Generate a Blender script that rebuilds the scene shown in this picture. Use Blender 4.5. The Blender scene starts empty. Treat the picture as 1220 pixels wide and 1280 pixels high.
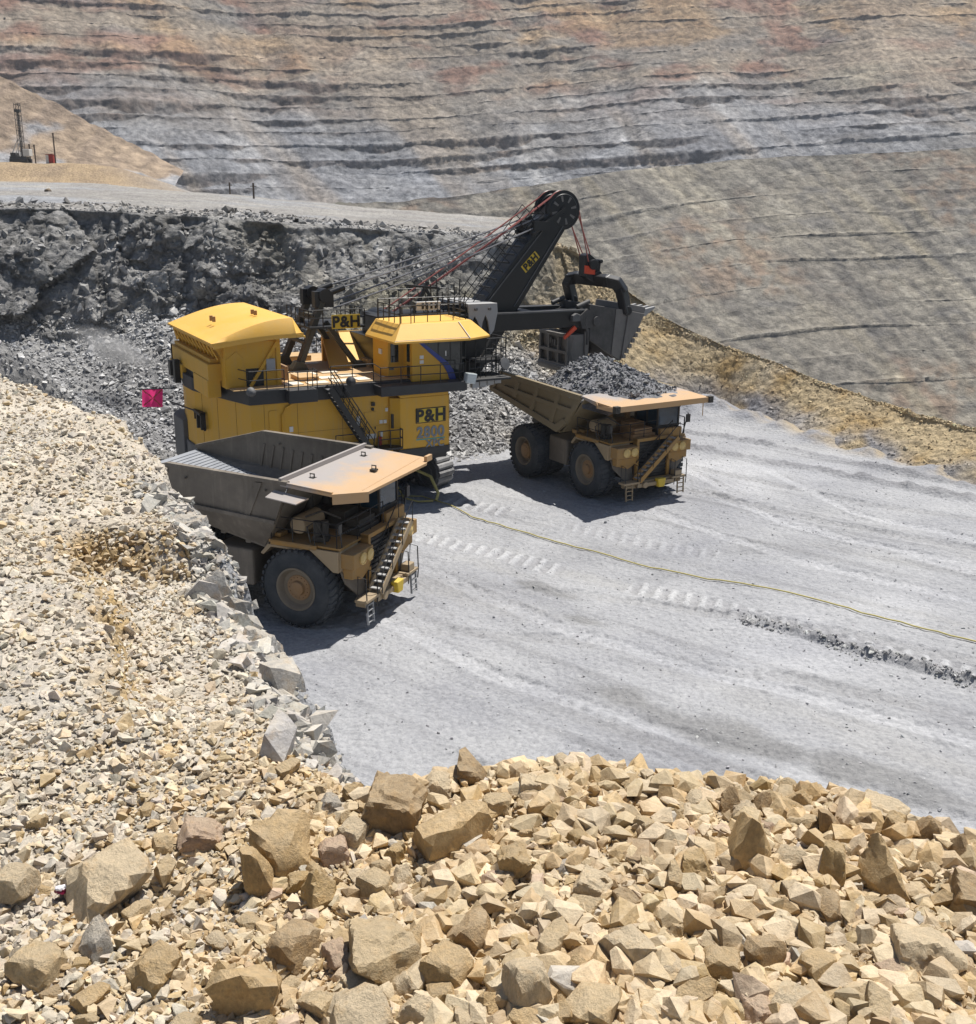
import bpy, bmesh, math, random
import numpy as np
from mathutils import Vector, Matrix
R = math.radians
random.seed(7)
rng = np.random.default_rng(11)
SC = bpy.context.scene
COL = SC.collection

# ---------------------------------------------------------------- camera, sky, sun, exposure
CAM_H = 18.0
cam_data = bpy.data.cameras.new('camera')
cam = bpy.data.objects.new('camera', cam_data)
COL.objects.link(cam)
cam_data.sensor_fit = 'HORIZONTAL'
cam_data.sensor_width = 36.0
cam_data.lens = 36.0 * 1310.0 / 1220.0
cam_data.clip_start = 0.1
cam_data.clip_end = 6000.0
cam.matrix_world = (Matrix.Translation((0, 0, CAM_H)) @ Matrix.Rotation(R(90 - 16.65), 4, 'X')
                    @ Matrix.Rotation(R(0.75), 4, 'Z'))
SC.camera = cam

SUN_EL, SUN_AZ = 70.0, 45.0          # azimuth measured from +Y towards +X
world = bpy.data.worlds.new('World')
SC.world = world
world.use_nodes = True
wn = world.node_tree.nodes
wn.clear()
sky = wn.new('ShaderNodeTexSky')
sky.sky_type = 'NISHITA'
sky.sun_disc = False
sky.sun_elevation = R(SUN_EL)
sky.sun_rotation = R(SUN_AZ)
bg = wn.new('ShaderNodeBackground')
bg.inputs['Strength'].default_value = 0.058
wo = wn.new('ShaderNodeOutputWorld')
world.node_tree.links.new(sky.outputs[0], bg.inputs[0])
world.node_tree.links.new(bg.outputs[0], wo.inputs[0])

sun_data = bpy.data.lights.new('sun', 'SUN')
sun_data.energy = 5.0
sun_data.angle = R(0.53)
sun_data.color = (1.0, 0.955, 0.89)
sun = bpy.data.objects.new('sun', sun_data)
COL.objects.link(sun)
sv = Vector((math.sin(R(SUN_AZ)) * math.cos(R(SUN_EL)), math.cos(R(SUN_AZ)) * math.cos(R(SUN_EL)), math.sin(R(SUN_EL))))
sun.rotation_euler = sv.to_track_quat('Z', 'Y').to_euler()

SC.view_settings.view_transform = 'Standard'
SC.view_settings.look = 'None'
SC.view_settings.gamma = 1.0
SC.view_settings.exposure = 0.38
SC.cycles.max_bounces = 6
SC.cycles.use_denoising = True

# ---------------------------------------------------------------- numpy noise
def _hash(ix, iy, iz, s):
    h = (ix.astype(np.int64) * 374761393 + iy.astype(np.int64) * 668265263 + iz.astype(np.int64) * 2147483647 + s * 974711) & 0xFFFFFFFF
    h = ((h ^ (h >> 13)) * 1274126177) & 0xFFFFFFFF
    h = ((h ^ (h >> 16)) * 2246822519) & 0xFFFFFFFF
    return (h ^ (h >> 15)) & 0xFFFFFFFF
def vnoise(p, s=0):
    """smooth gradient-like value noise, about -1..1"""
    i = np.floor(p).astype(np.int64)
    f = p - i
    u = f * f * f * (f * (f * 6 - 15) + 10)
    def g(dx, dy, dz):
        h = _hash(i[:, 0] + dx, i[:, 1] + dy, i[:, 2] + dz, s)
        gx = ((h & 1023) / 511.5 - 1)
        gy = (((h >> 10) & 1023) / 511.5 - 1)
        gz = (((h >> 20) & 1023) / 511.5 - 1)
        return gx * (f[:, 0] - dx) + gy * (f[:, 1] - dy) + gz * (f[:, 2] - dz)
    x0 = g(0,0,0) + u[:,0] * (g(1,0,0) - g(0,0,0))
    x1 = g(0,1,0) + u[:,0] * (g(1,1,0) - g(0,1,0))
    x2 = g(0,0,1) + u[:,0] * (g(1,0,1) - g(0,0,1))
    x3 = g(0,1,1) + u[:,0] * (g(1,1,1) - g(0,1,1))
    y0 = x0 + u[:,1] * (x1 - x0)
    y1 = x2 + u[:,1] * (x3 - x2)
    return 1.35 * (y0 + u[:,2] * (y1 - y0))
def fbm(p, octv=4, s=0, gain=0.5, lac=2.03):
    t = np.zeros(len(p)); a = 1.0; q = p.copy()
    for k in range(octv):
        t += a * vnoise(q, s + k * 17)
        q = q * lac + 3.7; a *= gain
    return t
def worley(p, s=0):
    """distance to the nearest cell point, a random value of that cell, a tilt of that cell"""
    i = np.floor(p).astype(np.int64)
    best = np.full(len(p), 9.0); val = np.zeros(len(p)); tilt = np.zeros(len(p)); sec = np.full(len(p), 9.0)
    for dx in (-1,0,1):
        for dy in (-1,0,1):
            for dz in (-1,0,1):
                c = i + np.array([dx, dy, dz])
                h = _hash(c[:,0], c[:,1], c[:,2], s)
                pt = c + np.stack([(h & 1023), (h >> 10) & 1023, (h >> 20) & 1023], 1) / 1023.0
                d = p - pt
                r = np.sqrt((d * d).sum(1))
                h2 = _hash(c[:,0], c[:,1], c[:,2], s + 91)
                dv = np.stack([(h2 & 1023), (h2 >> 10) & 1023, (h2 >> 20) & 1023], 1) / 511.5 - 1
                m = r < best
                sec = np.where(m, best, np.minimum(sec, r))
                val = np.where(m, ((h2 >> 5) & 1023) / 511.5 - 1, val)
                tilt = np.where(m, (d * dv).sum(1), tilt)
                best = np.where(m, r, best)
    return best, val, tilt, sec - best
def sstep(a, b, x):
    t = np.clip((x - a) / (b - a), 0, 1)
    return t * t * (3 - 2 * t)
def mixc(a, b, t):
    a = np.asarray(a, float); b = np.asarray(b, float)
    t = np.asarray(t)[..., None]
    return a * (1 - t) + b * t

# ---------------------------------------------------------------- mesh building
def fast_mesh(name, V, F, mat, parent=None, cols=None, smooth=False):
    """F is an (n,3) or (n,4) int array"""
    V = np.ascontiguousarray(V, dtype=np.float32); F = np.ascontiguousarray(F, dtype=np.int32)
    me = bpy.data.meshes.new(name)
    me.vertices.add(len(V)); me.vertices.foreach_set('co', V.ravel())
    n, k = F.shape
    me.loops.add(n * k); me.loops.foreach_set('vertex_index', F.ravel())
    me.polygons.add(n)
    me.polygons.foreach_set('loop_start', np.arange(0, n * k, k, dtype=np.int32))
    me.polygons.foreach_set('use_smooth', np.full(n, bool(smooth)))
    me.update(calc_edges=True)
    if cols is not None:
        a = me.color_attributes.new('Col', 'FLOAT_COLOR', 'POINT')
        c = np.ones((len(V), 4), dtype=np.float32); c[:, :3] = np.clip(cols, 0.01, 0.95)
        a.data.foreach_set('color', c.ravel())
    me.materials.append(mat)
    o = bpy.data.objects.new(name, me)
    COL.objects.link(o)
    if parent is not None: o.parent = parent
    return o
def grid_faces(nu, nv):
    a = np.arange(nu * nv).reshape(nu, nv)
    return np.stack([a[:-1,:-1], a[1:,:-1], a[1:,1:], a[:-1,1:]], -1).reshape(-1, 4)

class MB:
    """collects shapes, then builds them as ONE mesh object"""
    def __init__(s): s.v = []; s.f = []; s.starts = []
    def add(s, vs, fs):
        b = len(s.v); s.starts.append(b); s.v += [tuple(map(float, v)) for v in vs]; s.f += [tuple(i + b for i in f) for f in fs]
        return s
    def box(s, lo, hi):
        x0,y0,z0 = lo; x1,y1,z1 = hi
        return s.add([(x0,y0,z0),(x1,y0,z0),(x1,y1,z0),(x0,y1,z0),(x0,y0,z1),(x1,y0,z1),(x1,y1,z1),(x0,y1,z1)],
                     [(0,3,2,1),(4,5,6,7),(0,1,5,4),(1,2,6,5),(2,3,7,6),(3,0,4,7)])
    def beam(s, p, q, w, h, up=(0,0,1)):
        p = Vector(p); q = Vector(q); d = (q - p).normalized(); u = Vector(up)
        if abs(d.dot(u)) > 0.97: u = Vector((1,0,0))
        r = d.cross(u).normalized() * (w / 2); u = r.cross(d).normalized() * (h / 2)
        vs = []
        for c in (p, q):
            vs += [c - r - u, c + r - u, c + r + u, c - r + u]
        return s.add(vs, [(0,1,2,3),(7,6,5,4),(0,4,5,1),(1,5,6,2),(2,6,7,3),(3,7,4,0)])
    def tube(s, pts, r, n=6):
        pts = [Vector(p) for p in pts]; rings = []
        for i, p in enumerate(pts):
            d = (pts[min(i+1, len(pts)-1)] - pts[max(i-1, 0)]).normalized()
            u = Vector((0,0,1)) if abs(d.z) < 0.95 else Vector((1,0,0))
            a = d.cross(u).normalized(); b = a.cross(d)
            rr = r[i] if isinstance(r, (list, tuple)) else r
            rings.append([p + (a * math.cos(t) + b * math.sin(t)) * rr for t in [2*math.pi*k/n for k in range(n)]])
        vs = [v for ring in rings for v in ring]; fs = []
        for i in range(len(rings)-1):
            for k in range(n):
                fs.append((i*n+k, i*n+(k+1)%n, (i+1)*n+(k+1)%n, (i+1)*n+k))
        fs.append(tuple(range(n))[::-1]); fs.append(tuple((len(rings)-1)*n+k for k in range(n)))
        return s.add(vs, fs)
    def cyl(s, p, q, r, n=20, r2=None): return s.tube([p, q], [r, r if r2 is None else r2], n)
    def lathe(s, prof, c, ax, n=40):
        """prof: list of (along axis, radius)"""
        ax = Vector(ax).normalized(); c = Vector(c)
        u = Vector((0,0,1)) if abs(ax.z) < 0.9 else Vector((1,0,0))
        a = ax.cross(u).normalized(); b = a.cross(ax)
        vs = []; fs = []
        for (t, r) in prof:
            for k in range(n):
                th = 2*math.pi*k/n
                vs.append(c + ax*t + (a*math.cos(th) + b*math.sin(th))*r)
        m = len(prof)
        for i in range(m-1):
            for k in range(n):
                fs.append((i*n+k, i*n+(k+1)%n, (i+1)*n+(k+1)%n, (i+1)*n+k))
        return s.add(vs, fs)
    def prism(s, poly, axis, lo, hi):
        """poly in the two other axes (in order), extruded along axis lo..hi"""
        n = len(poly)
        def mk(a, b, t): return {'x': (t,a,b), 'y': (a,t,b), 'z': (a,b,t)}[axis]
        vs = [mk(a,b,lo) for a,b in poly] + [mk(a,b,hi) for a,b in poly]
        fs = [tuple(range(n))[::-1], tuple(range(n, 2*n))] + [(i,(i+1)%n,(i+1)%n+n,i+n) for i in range(n)]
        return s.add(vs, fs)
    def plate(s, poly, t):
        """3D polygon given a thickness t along its normal, towards below"""
        P = [Vector(p) for p in poly]; nrm = Vector((0,0,0))
        for i in range(len(P)):
            nrm += (P[i]-P[0]).cross(P[(i+1)%len(P)]-P[0])
        nrm.normalize()
        n = len(P); Q = [p - nrm*t for p in P]
        return s.add(P + Q, [tuple(range(n)), tuple(range(n,2*n))[::-1]] + [(i,i+n,(i+1)%n+n,(i+1)%n) for i in range(n)])
    def rail(s, pts, h=1.05, r=0.03, posts=1.4, mid=True):
        """hand rail along a floor polyline"""
        P = [Vector(p) for p in pts]
        for a, b in zip(P[:-1], P[1:]):
            L = (b-a).length; k = max(1, int(round(L/posts)))
            for i in range(k+1):
                c = a.lerp(b, i/k); s.tube([c, c+Vector((0,0,h))], r, 5)
            for hh in ((h, h*0.52) if mid else (h,)):
                s.tube([a+Vector((0,0,hh)), b+Vector((0,0,hh))], r, 5)
        return s
    def build_each(s, name, mat, parent=None, **kw):
        """every added shape as an object of its own"""
        out = []
        ends = s.starts[1:] + [len(s.v)]
        for a, e in zip(s.starts, ends):
            q = MB(); q.v = s.v[a:e]; q.f = [tuple(i-a for i in f) for f in s.f if a <= f[0] < e]
            out.append(q.build(name, mat, parent, **kw))
        return out
    def build(s, name, mat, parent=None, smooth=None, bevel=0.0):
        me = bpy.data.meshes.new(name)
        me.from_pydata(s.v, [], s.f); me.materials.append(mat)
        bm = bmesh.new(); bm.from_mesh(me); bmesh.ops.recalc_face_normals(bm, faces=bm.faces); bm.to_mesh(me); bm.free()
        o = bpy.data.objects.new(name, me); COL.objects.link(o)
        if parent is not None: o.parent = parent
        if smooth:
            me.polygons.foreach_set('use_smooth', np.ones(len(me.polygons), dtype=bool))
            me.set_sharp_from_angle(angle=R(smooth))
        if bevel:
            b = o.modifiers.new('edge', 'BEVEL'); b.width = bevel; b.segments = 2; b.limit_method = 'ANGLE'; b.angle_limit = R(40)
        return o

def tag(o, label=None, cat=None, group=None, kind=None):
    if label: o['label'] = label
    if cat: o['category'] = cat
    if group: o['group'] = group
    if kind: o['kind'] = kind
    return o
def empty(name, loc, rz, label, cat, group=None):
    o = bpy.data.objects.new(name, None); COL.objects.link(o)
    o.empty_display_size = 0.5
    o.location = loc; o.rotation_euler = (0, 0, rz)
    return tag(o, label, cat, group)

# ---------------------------------------------------------------- materials
def nodes_of(name):
    m = bpy.data.materials.new(name); m.use_nodes = True
    nt = m.node_tree; b = nt.nodes['Principled BSDF']
    return m, nt, b
def N(nt, typ, **kw):
    n = nt.nodes.new(typ)
    for k, v in kw.items():
        if k in ('operation','blend_type','data_type','feature','noise_dimensions','distance','interpolation_type'): setattr(n, k, v)
        else: n.inputs[k].default_value = v
    return n
def ramp(nt, fac, stops):
    r = nt.nodes.new('ShaderNodeValToRGB'); nt.links.new(fac, r.inputs[0])
    e = r.color_ramp.elements
    while len(e) < len(stops): e.new(0.5)
    for i, (p, c) in enumerate(stops):
        e[i].position = p; e[i].color = (*c, 1) if len(c) == 3 else c
    return r.outputs[0]
def mixrgb(nt, a, b, fac, mode='MIX'):
    m = nt.nodes.new('ShaderNodeMix'); m.data_type = 'RGBA'; m.blend_type = mode
    for s, i in ((a, 6), (b, 7)):
        if isinstance(s, tuple): m.inputs[i].default_value = (*s, 1)
        else: nt.links.new(s, m.inputs[i])
    if isinstance(fac, (int, float)): m.inputs[0].default_value = fac
    else: nt.links.new(fac, m.inputs[0])
    return m.outputs[2]
def mathn(nt, op, a, b=0.0):
    m = nt.nodes.new('ShaderNodeMath'); m.operation = op
    for s, i in ((a, 0), (b, 1)):
        if isinstance(s, (int, float)): m.inputs[i].default_value = s
        else: nt.links.new(s, m.inputs[i])
    return m.outputs[0]
def paint(name, base, dust=(0.36,0.33,0.29), amount=0.35, rough=0.45, scale=1.2, metallic=0.0, streak=0.0, lift=0.35):
    """paint or steel with a dusty film (thicker on faces that look up), blotches and streaks"""
    m, nt, b = nodes_of(name)
    tc = nt.nodes.new('ShaderNodeTexCoord')
    n1 = N(nt, 'ShaderNodeTexNoise', Scale=scale, Detail=7.0, Roughness=0.62)
    nt.links.new(tc.outputs['Object'], n1.inputs['Vector'])
    n2 = N(nt, 'ShaderNodeTexNoise', Scale=scale*7, Detail=5.0, Roughness=0.7)
    nt.links.new(tc.outputs['Object'], n2.inputs['Vector'])
    geo = nt.nodes.new('ShaderNodeNewGeometry')
    sep = nt.nodes.new('ShaderNodeSeparateXYZ'); nt.links.new(geo.outputs['Normal'], sep.inputs[0])
    up = mathn(nt, 'MULTIPLY', mathn(nt, 'MAXIMUM', sep.outputs[2], 0.0), lift)
    f = ramp(nt, n1.outputs[0], [(0.38, (0,0,0)), (0.72, (1,1,1))])
    f = mathn(nt, 'ADD', mathn(nt, 'MULTIPLY', f, amount), up)
    if streak:
        mp = nt.nodes.new('ShaderNodeMapping'); mp.inputs['Scale'].default_value = (5, 5, 0.35)
        nt.links.new(tc.outputs['Object'], mp.inputs[0])
        n3 = N(nt, 'ShaderNodeTexNoise', Scale=1.0, Detail=5.0, Roughness=0.6); nt.links.new(mp.outputs[0], n3.inputs['Vector'])
        f = mathn(nt, 'ADD', f, mathn(nt, 'MULTIPLY', ramp(nt, n3.outputs[0], [(0.5,(0,0,0)),(0.75,(1,1,1))]), streak))
    f = mathn(nt, 'MULTIPLY', f, ramp(nt, n2.outputs[0], [(0.25,(0.45,)*3),(0.7,(1,1,1))]))
    f = mathn(nt, 'MINIMUM', f, 0.95)
    c = mixrgb(nt, tuple(base), tuple(dust), f)
    nt.links.new(c, b.inputs['Base Color'])
    rr = mathn(nt, 'ADD', mathn(nt, 'MULTIPLY', f, 0.4), rough)
    nt.links.new(rr, b.inputs['Roughness'])
    b.inputs['Metallic'].default_value = metallic
    bp = N(nt, 'ShaderNodeBump', Strength=0.12, Distance=0.02); nt.links.new(n2.outputs[0], bp.inputs['Height'])
    nt.links.new(bp.outputs[0], b.inputs['Normal'])
    return m
def plain(name, col, rough=0.6, metallic=0.0):
    m, nt, b = nodes_of(name)
    tc = nt.nodes.new('ShaderNodeTexCoord')
    n1 = N(nt, 'ShaderNodeTexNoise', Scale=6.0, Detail=4.0); nt.links.new(tc.outputs['Object'], n1.inputs['Vector'])
    c = mixrgb(nt, tuple(x*0.78 for x in col), tuple(min(1, x*1.12) for x in col), n1.outputs[0])
    nt.links.new(c, b.inputs['Base Color']); b.inputs['Roughness'].default_value = rough; b.inputs['Metallic'].default_value = metallic
    return m
def earth(name, fine, coarse, bump, dist, vary=0.5, attr=True, obcol=False, cracks=0.0, local=False, tint=None, dust=0.0):  # dust: noise scale of a film that also paints in sunlit tops
    """rock or soil: its own colour per vertex (or per object) times fine grain, with grain in the bump"""
    m, nt, b = nodes_of(name)
    if obcol:
        oi = nt.nodes.new('ShaderNodeObjectInfo'); base = oi.outputs['Color']
    else:
        at = nt.nodes.new('ShaderNodeAttribute'); at.attribute_name = 'Col'; base = at.outputs['Color']
    if local:
        tc = nt.nodes.new('ShaderNodeTexCoord'); pos = tc.outputs['Object']
    else:
        g = nt.nodes.new('ShaderNodeNewGeometry'); pos = g.outputs['Position']
    n1 = N(nt, 'ShaderNodeTexNoise', Scale=fine, Detail=8.0, Roughness=0.7); nt.links.new(pos, n1.inputs['Vector'])
    n2 = N(nt, 'ShaderNodeTexNoise', Scale=coarse, Detail=8.0, Roughness=0.6); nt.links.new(pos, n2.inputs['Vector'])
    lo, hi = 1 - vary, 1 + vary * 0.8
    k1 = ramp(nt, n1.outputs[0], [(0.28, (lo*0.98, lo, lo*1.03)), (0.72, (hi,)*3)])
    k2 = ramp(nt, n2.outputs[0], [(0.3, (0.80, 0.80, 0.82)), (0.7, (1.16, 1.15, 1.12))])
    c = mixrgb(nt, base, k1, 1.0, 'MULTIPLY'); c = mixrgb(nt, c, k2, 1.0, 'MULTIPLY')
    if tint:
        n4 = N(nt, 'ShaderNodeTexNoise', Scale=coarse*2.1, Detail=6.0, Roughness=0.65); nt.links.new(pos, n4.inputs['Vector'])
        c = mixrgb(nt, c, tuple(tint), mathn(nt, 'MULTIPLY', ramp(nt, n4.outputs[0], [(0.52,(0,0,0)),(0.68,(1,1,1))]), 0.45))
    if dust:  # cream dust on faces looking up, also painting their sunlit paleness into the colour
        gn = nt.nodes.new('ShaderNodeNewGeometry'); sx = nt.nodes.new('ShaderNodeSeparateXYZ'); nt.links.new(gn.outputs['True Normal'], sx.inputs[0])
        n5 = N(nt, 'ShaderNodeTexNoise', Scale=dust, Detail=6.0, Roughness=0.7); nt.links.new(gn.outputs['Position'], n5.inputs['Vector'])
        dust_lit = mathn(nt, 'MULTIPLY', ramp(nt, sx.outputs[2], [(0.25,(0,0,0)),(0.95,(1,1,1))]), ramp(nt, n5.outputs[0], [(0.32,(0.1,0.1,0.1)),(0.66,(0.46,0.46,0.46))]))
        c = mixrgb(nt, c, (0.61,0.505,0.355) if dust < 12 else (0.60,0.52,0.395), dust_lit)
    nt.links.new(c, b.inputs['Base Color'])
    b.inputs['Roughness'].default_value = 0.95
    b.inputs['Specular IOR Level'].default_value = 0.15
    h = n1.outputs[0]
    if cracks:
        vo = N(nt, 'ShaderNodeTexVoronoi', Scale=cracks); nt.links.new(pos, vo.inputs['Vector'])
        h = mathn(nt, 'ADD', h, mathn(nt, 'MULTIPLY', vo.outputs['Distance'], -0.9))
    bp = N(nt, 'ShaderNodeBump', Strength=bump, Distance=dist); nt.links.new(h, bp.inputs['Height'])
    nt.links.new(bp.outputs[0], b.inputs['Normal'])
    return m

M = {}
M['floor'] = earth('crushed_grey_rock_floor', 5.5, 0.12, 0.9, 0.10, vary=0.28, cracks=3.2)
M['bank'] = earth('blasted_bank_rock', 2.6, 0.22, 1.0, 0.40, vary=0.45, cracks=1.5)
M['far'] = earth('far_pit_rock', 0.26, 0.016, 0.85, 1.8, vary=0.55, cracks=0.16)
M['bench'] = earth('bench_soil', 30.0, 1.1, 0.9, 0.022, vary=0.42, cracks=30.0)
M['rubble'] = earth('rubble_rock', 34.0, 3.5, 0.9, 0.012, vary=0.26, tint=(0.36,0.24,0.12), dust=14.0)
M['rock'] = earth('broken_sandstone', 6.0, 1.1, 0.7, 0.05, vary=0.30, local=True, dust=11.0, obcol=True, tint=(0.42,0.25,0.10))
M['scree'] = earth('scree_rock', 3.0, 0.35, 0.5, 0.1, vary=0.3)
M['yellow'] = paint('machine_yellow', (0.64,0.345,0.018), (0.44,0.33,0.17), 0.30, 0.48, 0.6, streak=0.30, lift=0.2)
M['roofyellow'] = paint('roof_yellow', (0.76,0.42,0.055), (0.62,0.46,0.22), 0.35, 0.5, 0.5, lift=0.15)
M['tan_deck'] = paint('deck_orange', (0.50,0.31,0.12), (0.47,0.40,0.30), 0.5, 0.6, 0.9, lift=0.15)
M['white_deck'] = paint('deck_white', (0.74,0.68,0.56), (0.5,0.42,0.3), 0.4, 0.6, 1.2, lift=0.05)
M['band'] = paint('charcoal_band', (0.028,0.029,0.031), (0.16,0.15,0.14), 0.16, 0.55, 0.8, lift=0.2)
M['black'] = paint('black_steel', (0.009,0.010,0.012), (0.07,0.068,0.065), 0.10, 0.38, 0.9, lift=0.10)
M['railblack'] = plain('rail_black', (0.018,0.018,0.018), 0.5)
M['olive'] = paint('gantry_olive', (0.045,0.043,0.030), (0.17,0.15,0.12), 0.25, 0.55, 0.9, lift=0.2)
M['grey'] = paint('grey_steel', (0.085,0.088,0.092), (0.26,0.25,0.24), 0.4, 0.55, 0.8, lift=0.25)
M['lightgrey'] = paint('worn_pale_steel', (0.34,0.35,0.36), (0.42,0.40,0.37), 0.35, 0.5, 1.0)
M['track'] = paint('crawler_steel', (0.10,0.10,0.10), (0.40,0.40,0.40), 0.7, 0.6, 1.1, lift=0.5)
M['dipper'] = paint('dipper_steel', (0.035,0.034,0.034), (0.20,0.19,0.18), 0.45, 0.5, 1.0, streak=0.2, lift=0.25)
M['dipper_worn'] = paint('worn_dipper_steel', (0.13,0.125,0.12), (0.27,0.25,0.23), 0.5, 0.42, 1.2, streak=0.25)
M['teeth'] = paint('tooth_steel', (0.30,0.30,0.30), (0.36,0.35,0.33), 0.4, 0.45, 2.0)
M['blue'] = paint('cab_blue', (0.02,0.045,0.25), (0.2,0.2,0.24), 0.15, 0.4, 1.0)
M['signyellow'] = paint('sign_yellow', (0.66,0.46,0.03), (0.4,0.33,0.15), 0.2, 0.5, 1.0)
M['ink'] = plain('sign_black', (0.012,0.012,0.012), 0.5)
M['greyink'] = plain('letter_grey', (0.20,0.22,0.24), 0.5)
M['teal'] = plain('teal_line', (0.03,0.34,0.36), 0.5)
M['label'] = plain('label_white', (0.72,0.72,0.70), 0.6)
M['rope'] = plain('wire_rope', (0.24,0.24,0.25), 0.45, 0.4)
M['redrope'] = plain('red_hoist_rope', (0.30,0.085,0.07), 0.6)
M['redpaint'] = plain('red_orange_paint', (0.72,0.075,0.022), 0.5)
M['truck'] = paint('haul_truck_yellow', (0.35,0.185,0.034), (0.255,0.20,0.13), 0.75, 0.55, 0.9, streak=0.25, lift=0.4)
M['cream'] = paint('dusty_cream_panel', (0.34,0.255,0.15), (0.27,0.22,0.16), 0.5, 0.55, 1.0)
M['canopy'] = paint('canopy_tan', (0.50,0.305,0.14), (0.44,0.355,0.27), 0.55, 0.6, 0.5, lift=0.25)
def canopy_wear():
    m = M['canopy']; nt = m.node_tree; b = nt.nodes['Principled BSDF']
    old = b.inputs['Base Color'].links[0].from_socket
    tc = nt.nodes.new('ShaderNodeTexCoord'); sp_ = nt.nodes.new('ShaderNodeSeparateXYZ'); nt.links.new(tc.outputs['Object'], sp_.inputs[0])
    n_ = N(nt, 'ShaderNodeTexNoise', Scale=0.8, Detail=6.0, Roughness=0.6); nt.links.new(tc.outputs['Object'], n_.inputs['Vector'])
    v = mathn(nt, 'ADD', mathn(nt, 'MULTIPLY', sp_.outputs[0], -0.42), mathn(nt, 'MULTIPLY', n_.outputs[0], 1.8))
    f = ramp(nt, mathn(nt, 'ADD', v, 0.12), [(0.20,(0,0,0)),(0.80,(1,1,1))])
    nt.links.new(mixrgb(nt, old, (0.30,0.295,0.30), mathn(nt, 'MULTIPLY', f, 0.85)), b.inputs['Base Color'])
canopy_wear()
M['body'] = paint('worn_body_steel', (0.105,0.088,0.068), (0.27,0.235,0.19), 0.65, 0.45, 0.5, streak=0.5, lift=0.2)
M['body_tan'] = paint('dusty_body_paint', (0.20,0.155,0.085), (0.25,0.21,0.145), 0.55, 0.55, 0.7, streak=0.25, lift=0.3)
M['bodyfloor'] = paint('scoured_body_floor', (0.24,0.255,0.28), (0.36,0.37,0.38), 0.5, 0.4, 0.9, lift=0.15)
M['tyre'] = paint('tyre_rubber', (0.026,0.033,0.041), (0.17,0.17,0.17), 0.42, 0.8, 1.0, lift=0.5)
M['rim'] = paint('dusty_rim', (0.17,0.14,0.10), (0.27,0.23,0.18), 0.6, 0.6, 1.4)
M['hub'] = paint('hub_tan', (0.30,0.17,0.07), (0.32,0.26,0.19), 0.45, 0.55, 1.6)
M['dark'] = paint('greasy_dark_steel', (0.028,0.026,0.023), (0.15,0.13,0.10), 0.35, 0.6, 1.2, lift=0.2)  # also serves as painted shade on the empty truck's engine housing
M['lamp'] = plain('lamp_lens', (0.62,0.44,0.16), 0.25)
M['white_lamp'] = plain('flood_lamp_glass', (0.55,0.60,0.60), 0.15)
M['drillgrey'] = plain('drill_grey', (0.06,0.06,0.06), 0.6)
M['wood'] = plain('pole_wood', (0.10,0.075,0.055), 0.85)
M['redbox'] = plain('red_box', (0.36,0.035,0.025), 0.6)
M['whitebox'] = plain('white_box', (0.66,0.66,0.64), 0.6)
def thin_cloth(name, col):
    m, nt, b = nodes_of(name); b.inputs['Base Color'].default_value = (*col, 1); b.inputs['Roughness'].default_value = 0.8; nt.nodes.new('ShaderNodeTexCoord')
    tr = nt.nodes.new('ShaderNodeBsdfTranslucent'); tr.inputs['Color'].default_value = (*col, 1); mx = nt.nodes.new('ShaderNodeMixShader'); mx.inputs[0].default_value = 0.65
    nt.links.new(b.outputs[0], mx.inputs[1]); nt.links.new(tr.outputs[0], mx.inputs[2]); nt.links.new(mx.outputs[0], nt.nodes['Material Output'].inputs['Surface']); return m
M['flag'] = thin_cloth('pink_flag', (0.95,0.06,0.27))
M['seam'] = plain('panel_seam', (0.26,0.13,0.012), 0.6)
M['flagtape'] = plain('brown_tape', (0.30,0.06,0.015), 0.7)
M['cable'] = plain('yellow_cable', (0.50,0.43,0.15), 0.6)
M['wrapper'] = plain('maroon_can', (0.22,0.012,0.05), 0.35)
M['foil'] = plain('white_foil', (0.78,0.76,0.80), 0.35)
def glass(name, col):
    m, nt, b = nodes_of(name)
    n = N(nt, 'ShaderNodeTexNoise', Scale=1.5, Detail=3.0)
    nt.links.new(ramp(nt, n.outputs[0], [(0.35, tuple(c*0.6 for c in col)), (0.7, tuple(c*1.4 for c in col))]), b.inputs['Base Color'])
    b.inputs['Roughness'].default_value = 0.06; b.inputs['Specular IOR Level'].default_value = 0.6
    return m
M['glass'] = glass('tinted_cab_glass', (0.016,0.022,0.022))
M['blueglass'] = glass('blue_cab_glass', (0.02,0.045,0.075))

# ---------------------------------------------------------------- pit floor
FL_LIGHT = np.array((0.350,0.354,0.366)); FL_DARK = np.array((0.215,0.216,0.222)); FL_DUST = np.array((0.44,0.445,0.46))
def seg_coords(x, y, pts):
    """distance along and signed distance across (left positive) of the nearest piece of a polyline"""
    best = np.full(x.shape, 1e9); al = np.zeros_like(x); ac = np.zeros_like(x); L = 0.0
    for (ax, ay), (bx, by) in zip(pts[:-1], pts[1:]):
        dx, dy = bx-ax, by-ay; l = math.hypot(dx, dy); dx /= l; dy /= l
        t = (x-ax)*dx + (y-ay)*dy; tc = np.clip(t, 0, l)
        d = np.hypot(x-ax-tc*dx, y-ay-tc*dy)
        sgn = np.sign(-(x-ax)*dy + (y-ay)*dx)
        m = d < best
        best = np.where(m, d, best); al = np.where(m, L+tc, al); ac = np.where(m, d*sgn, ac)
        L += l
    return best, al, ac, L
TRACKS = [([(-3.9,55.2),(0.0,52.8),(3.9,49.8)], 1.0), ([(4.2,58.2),(8.5,55.45),(12.6,52.8)], 0.55),
          ([(6.8,48.1),(12.3,43.9),(16.2,40.8),(19.6,38.0),(26,32.6)], 0.85), ([(-2.6,63.0),(1.3,60.0)], 1.0)]
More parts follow.
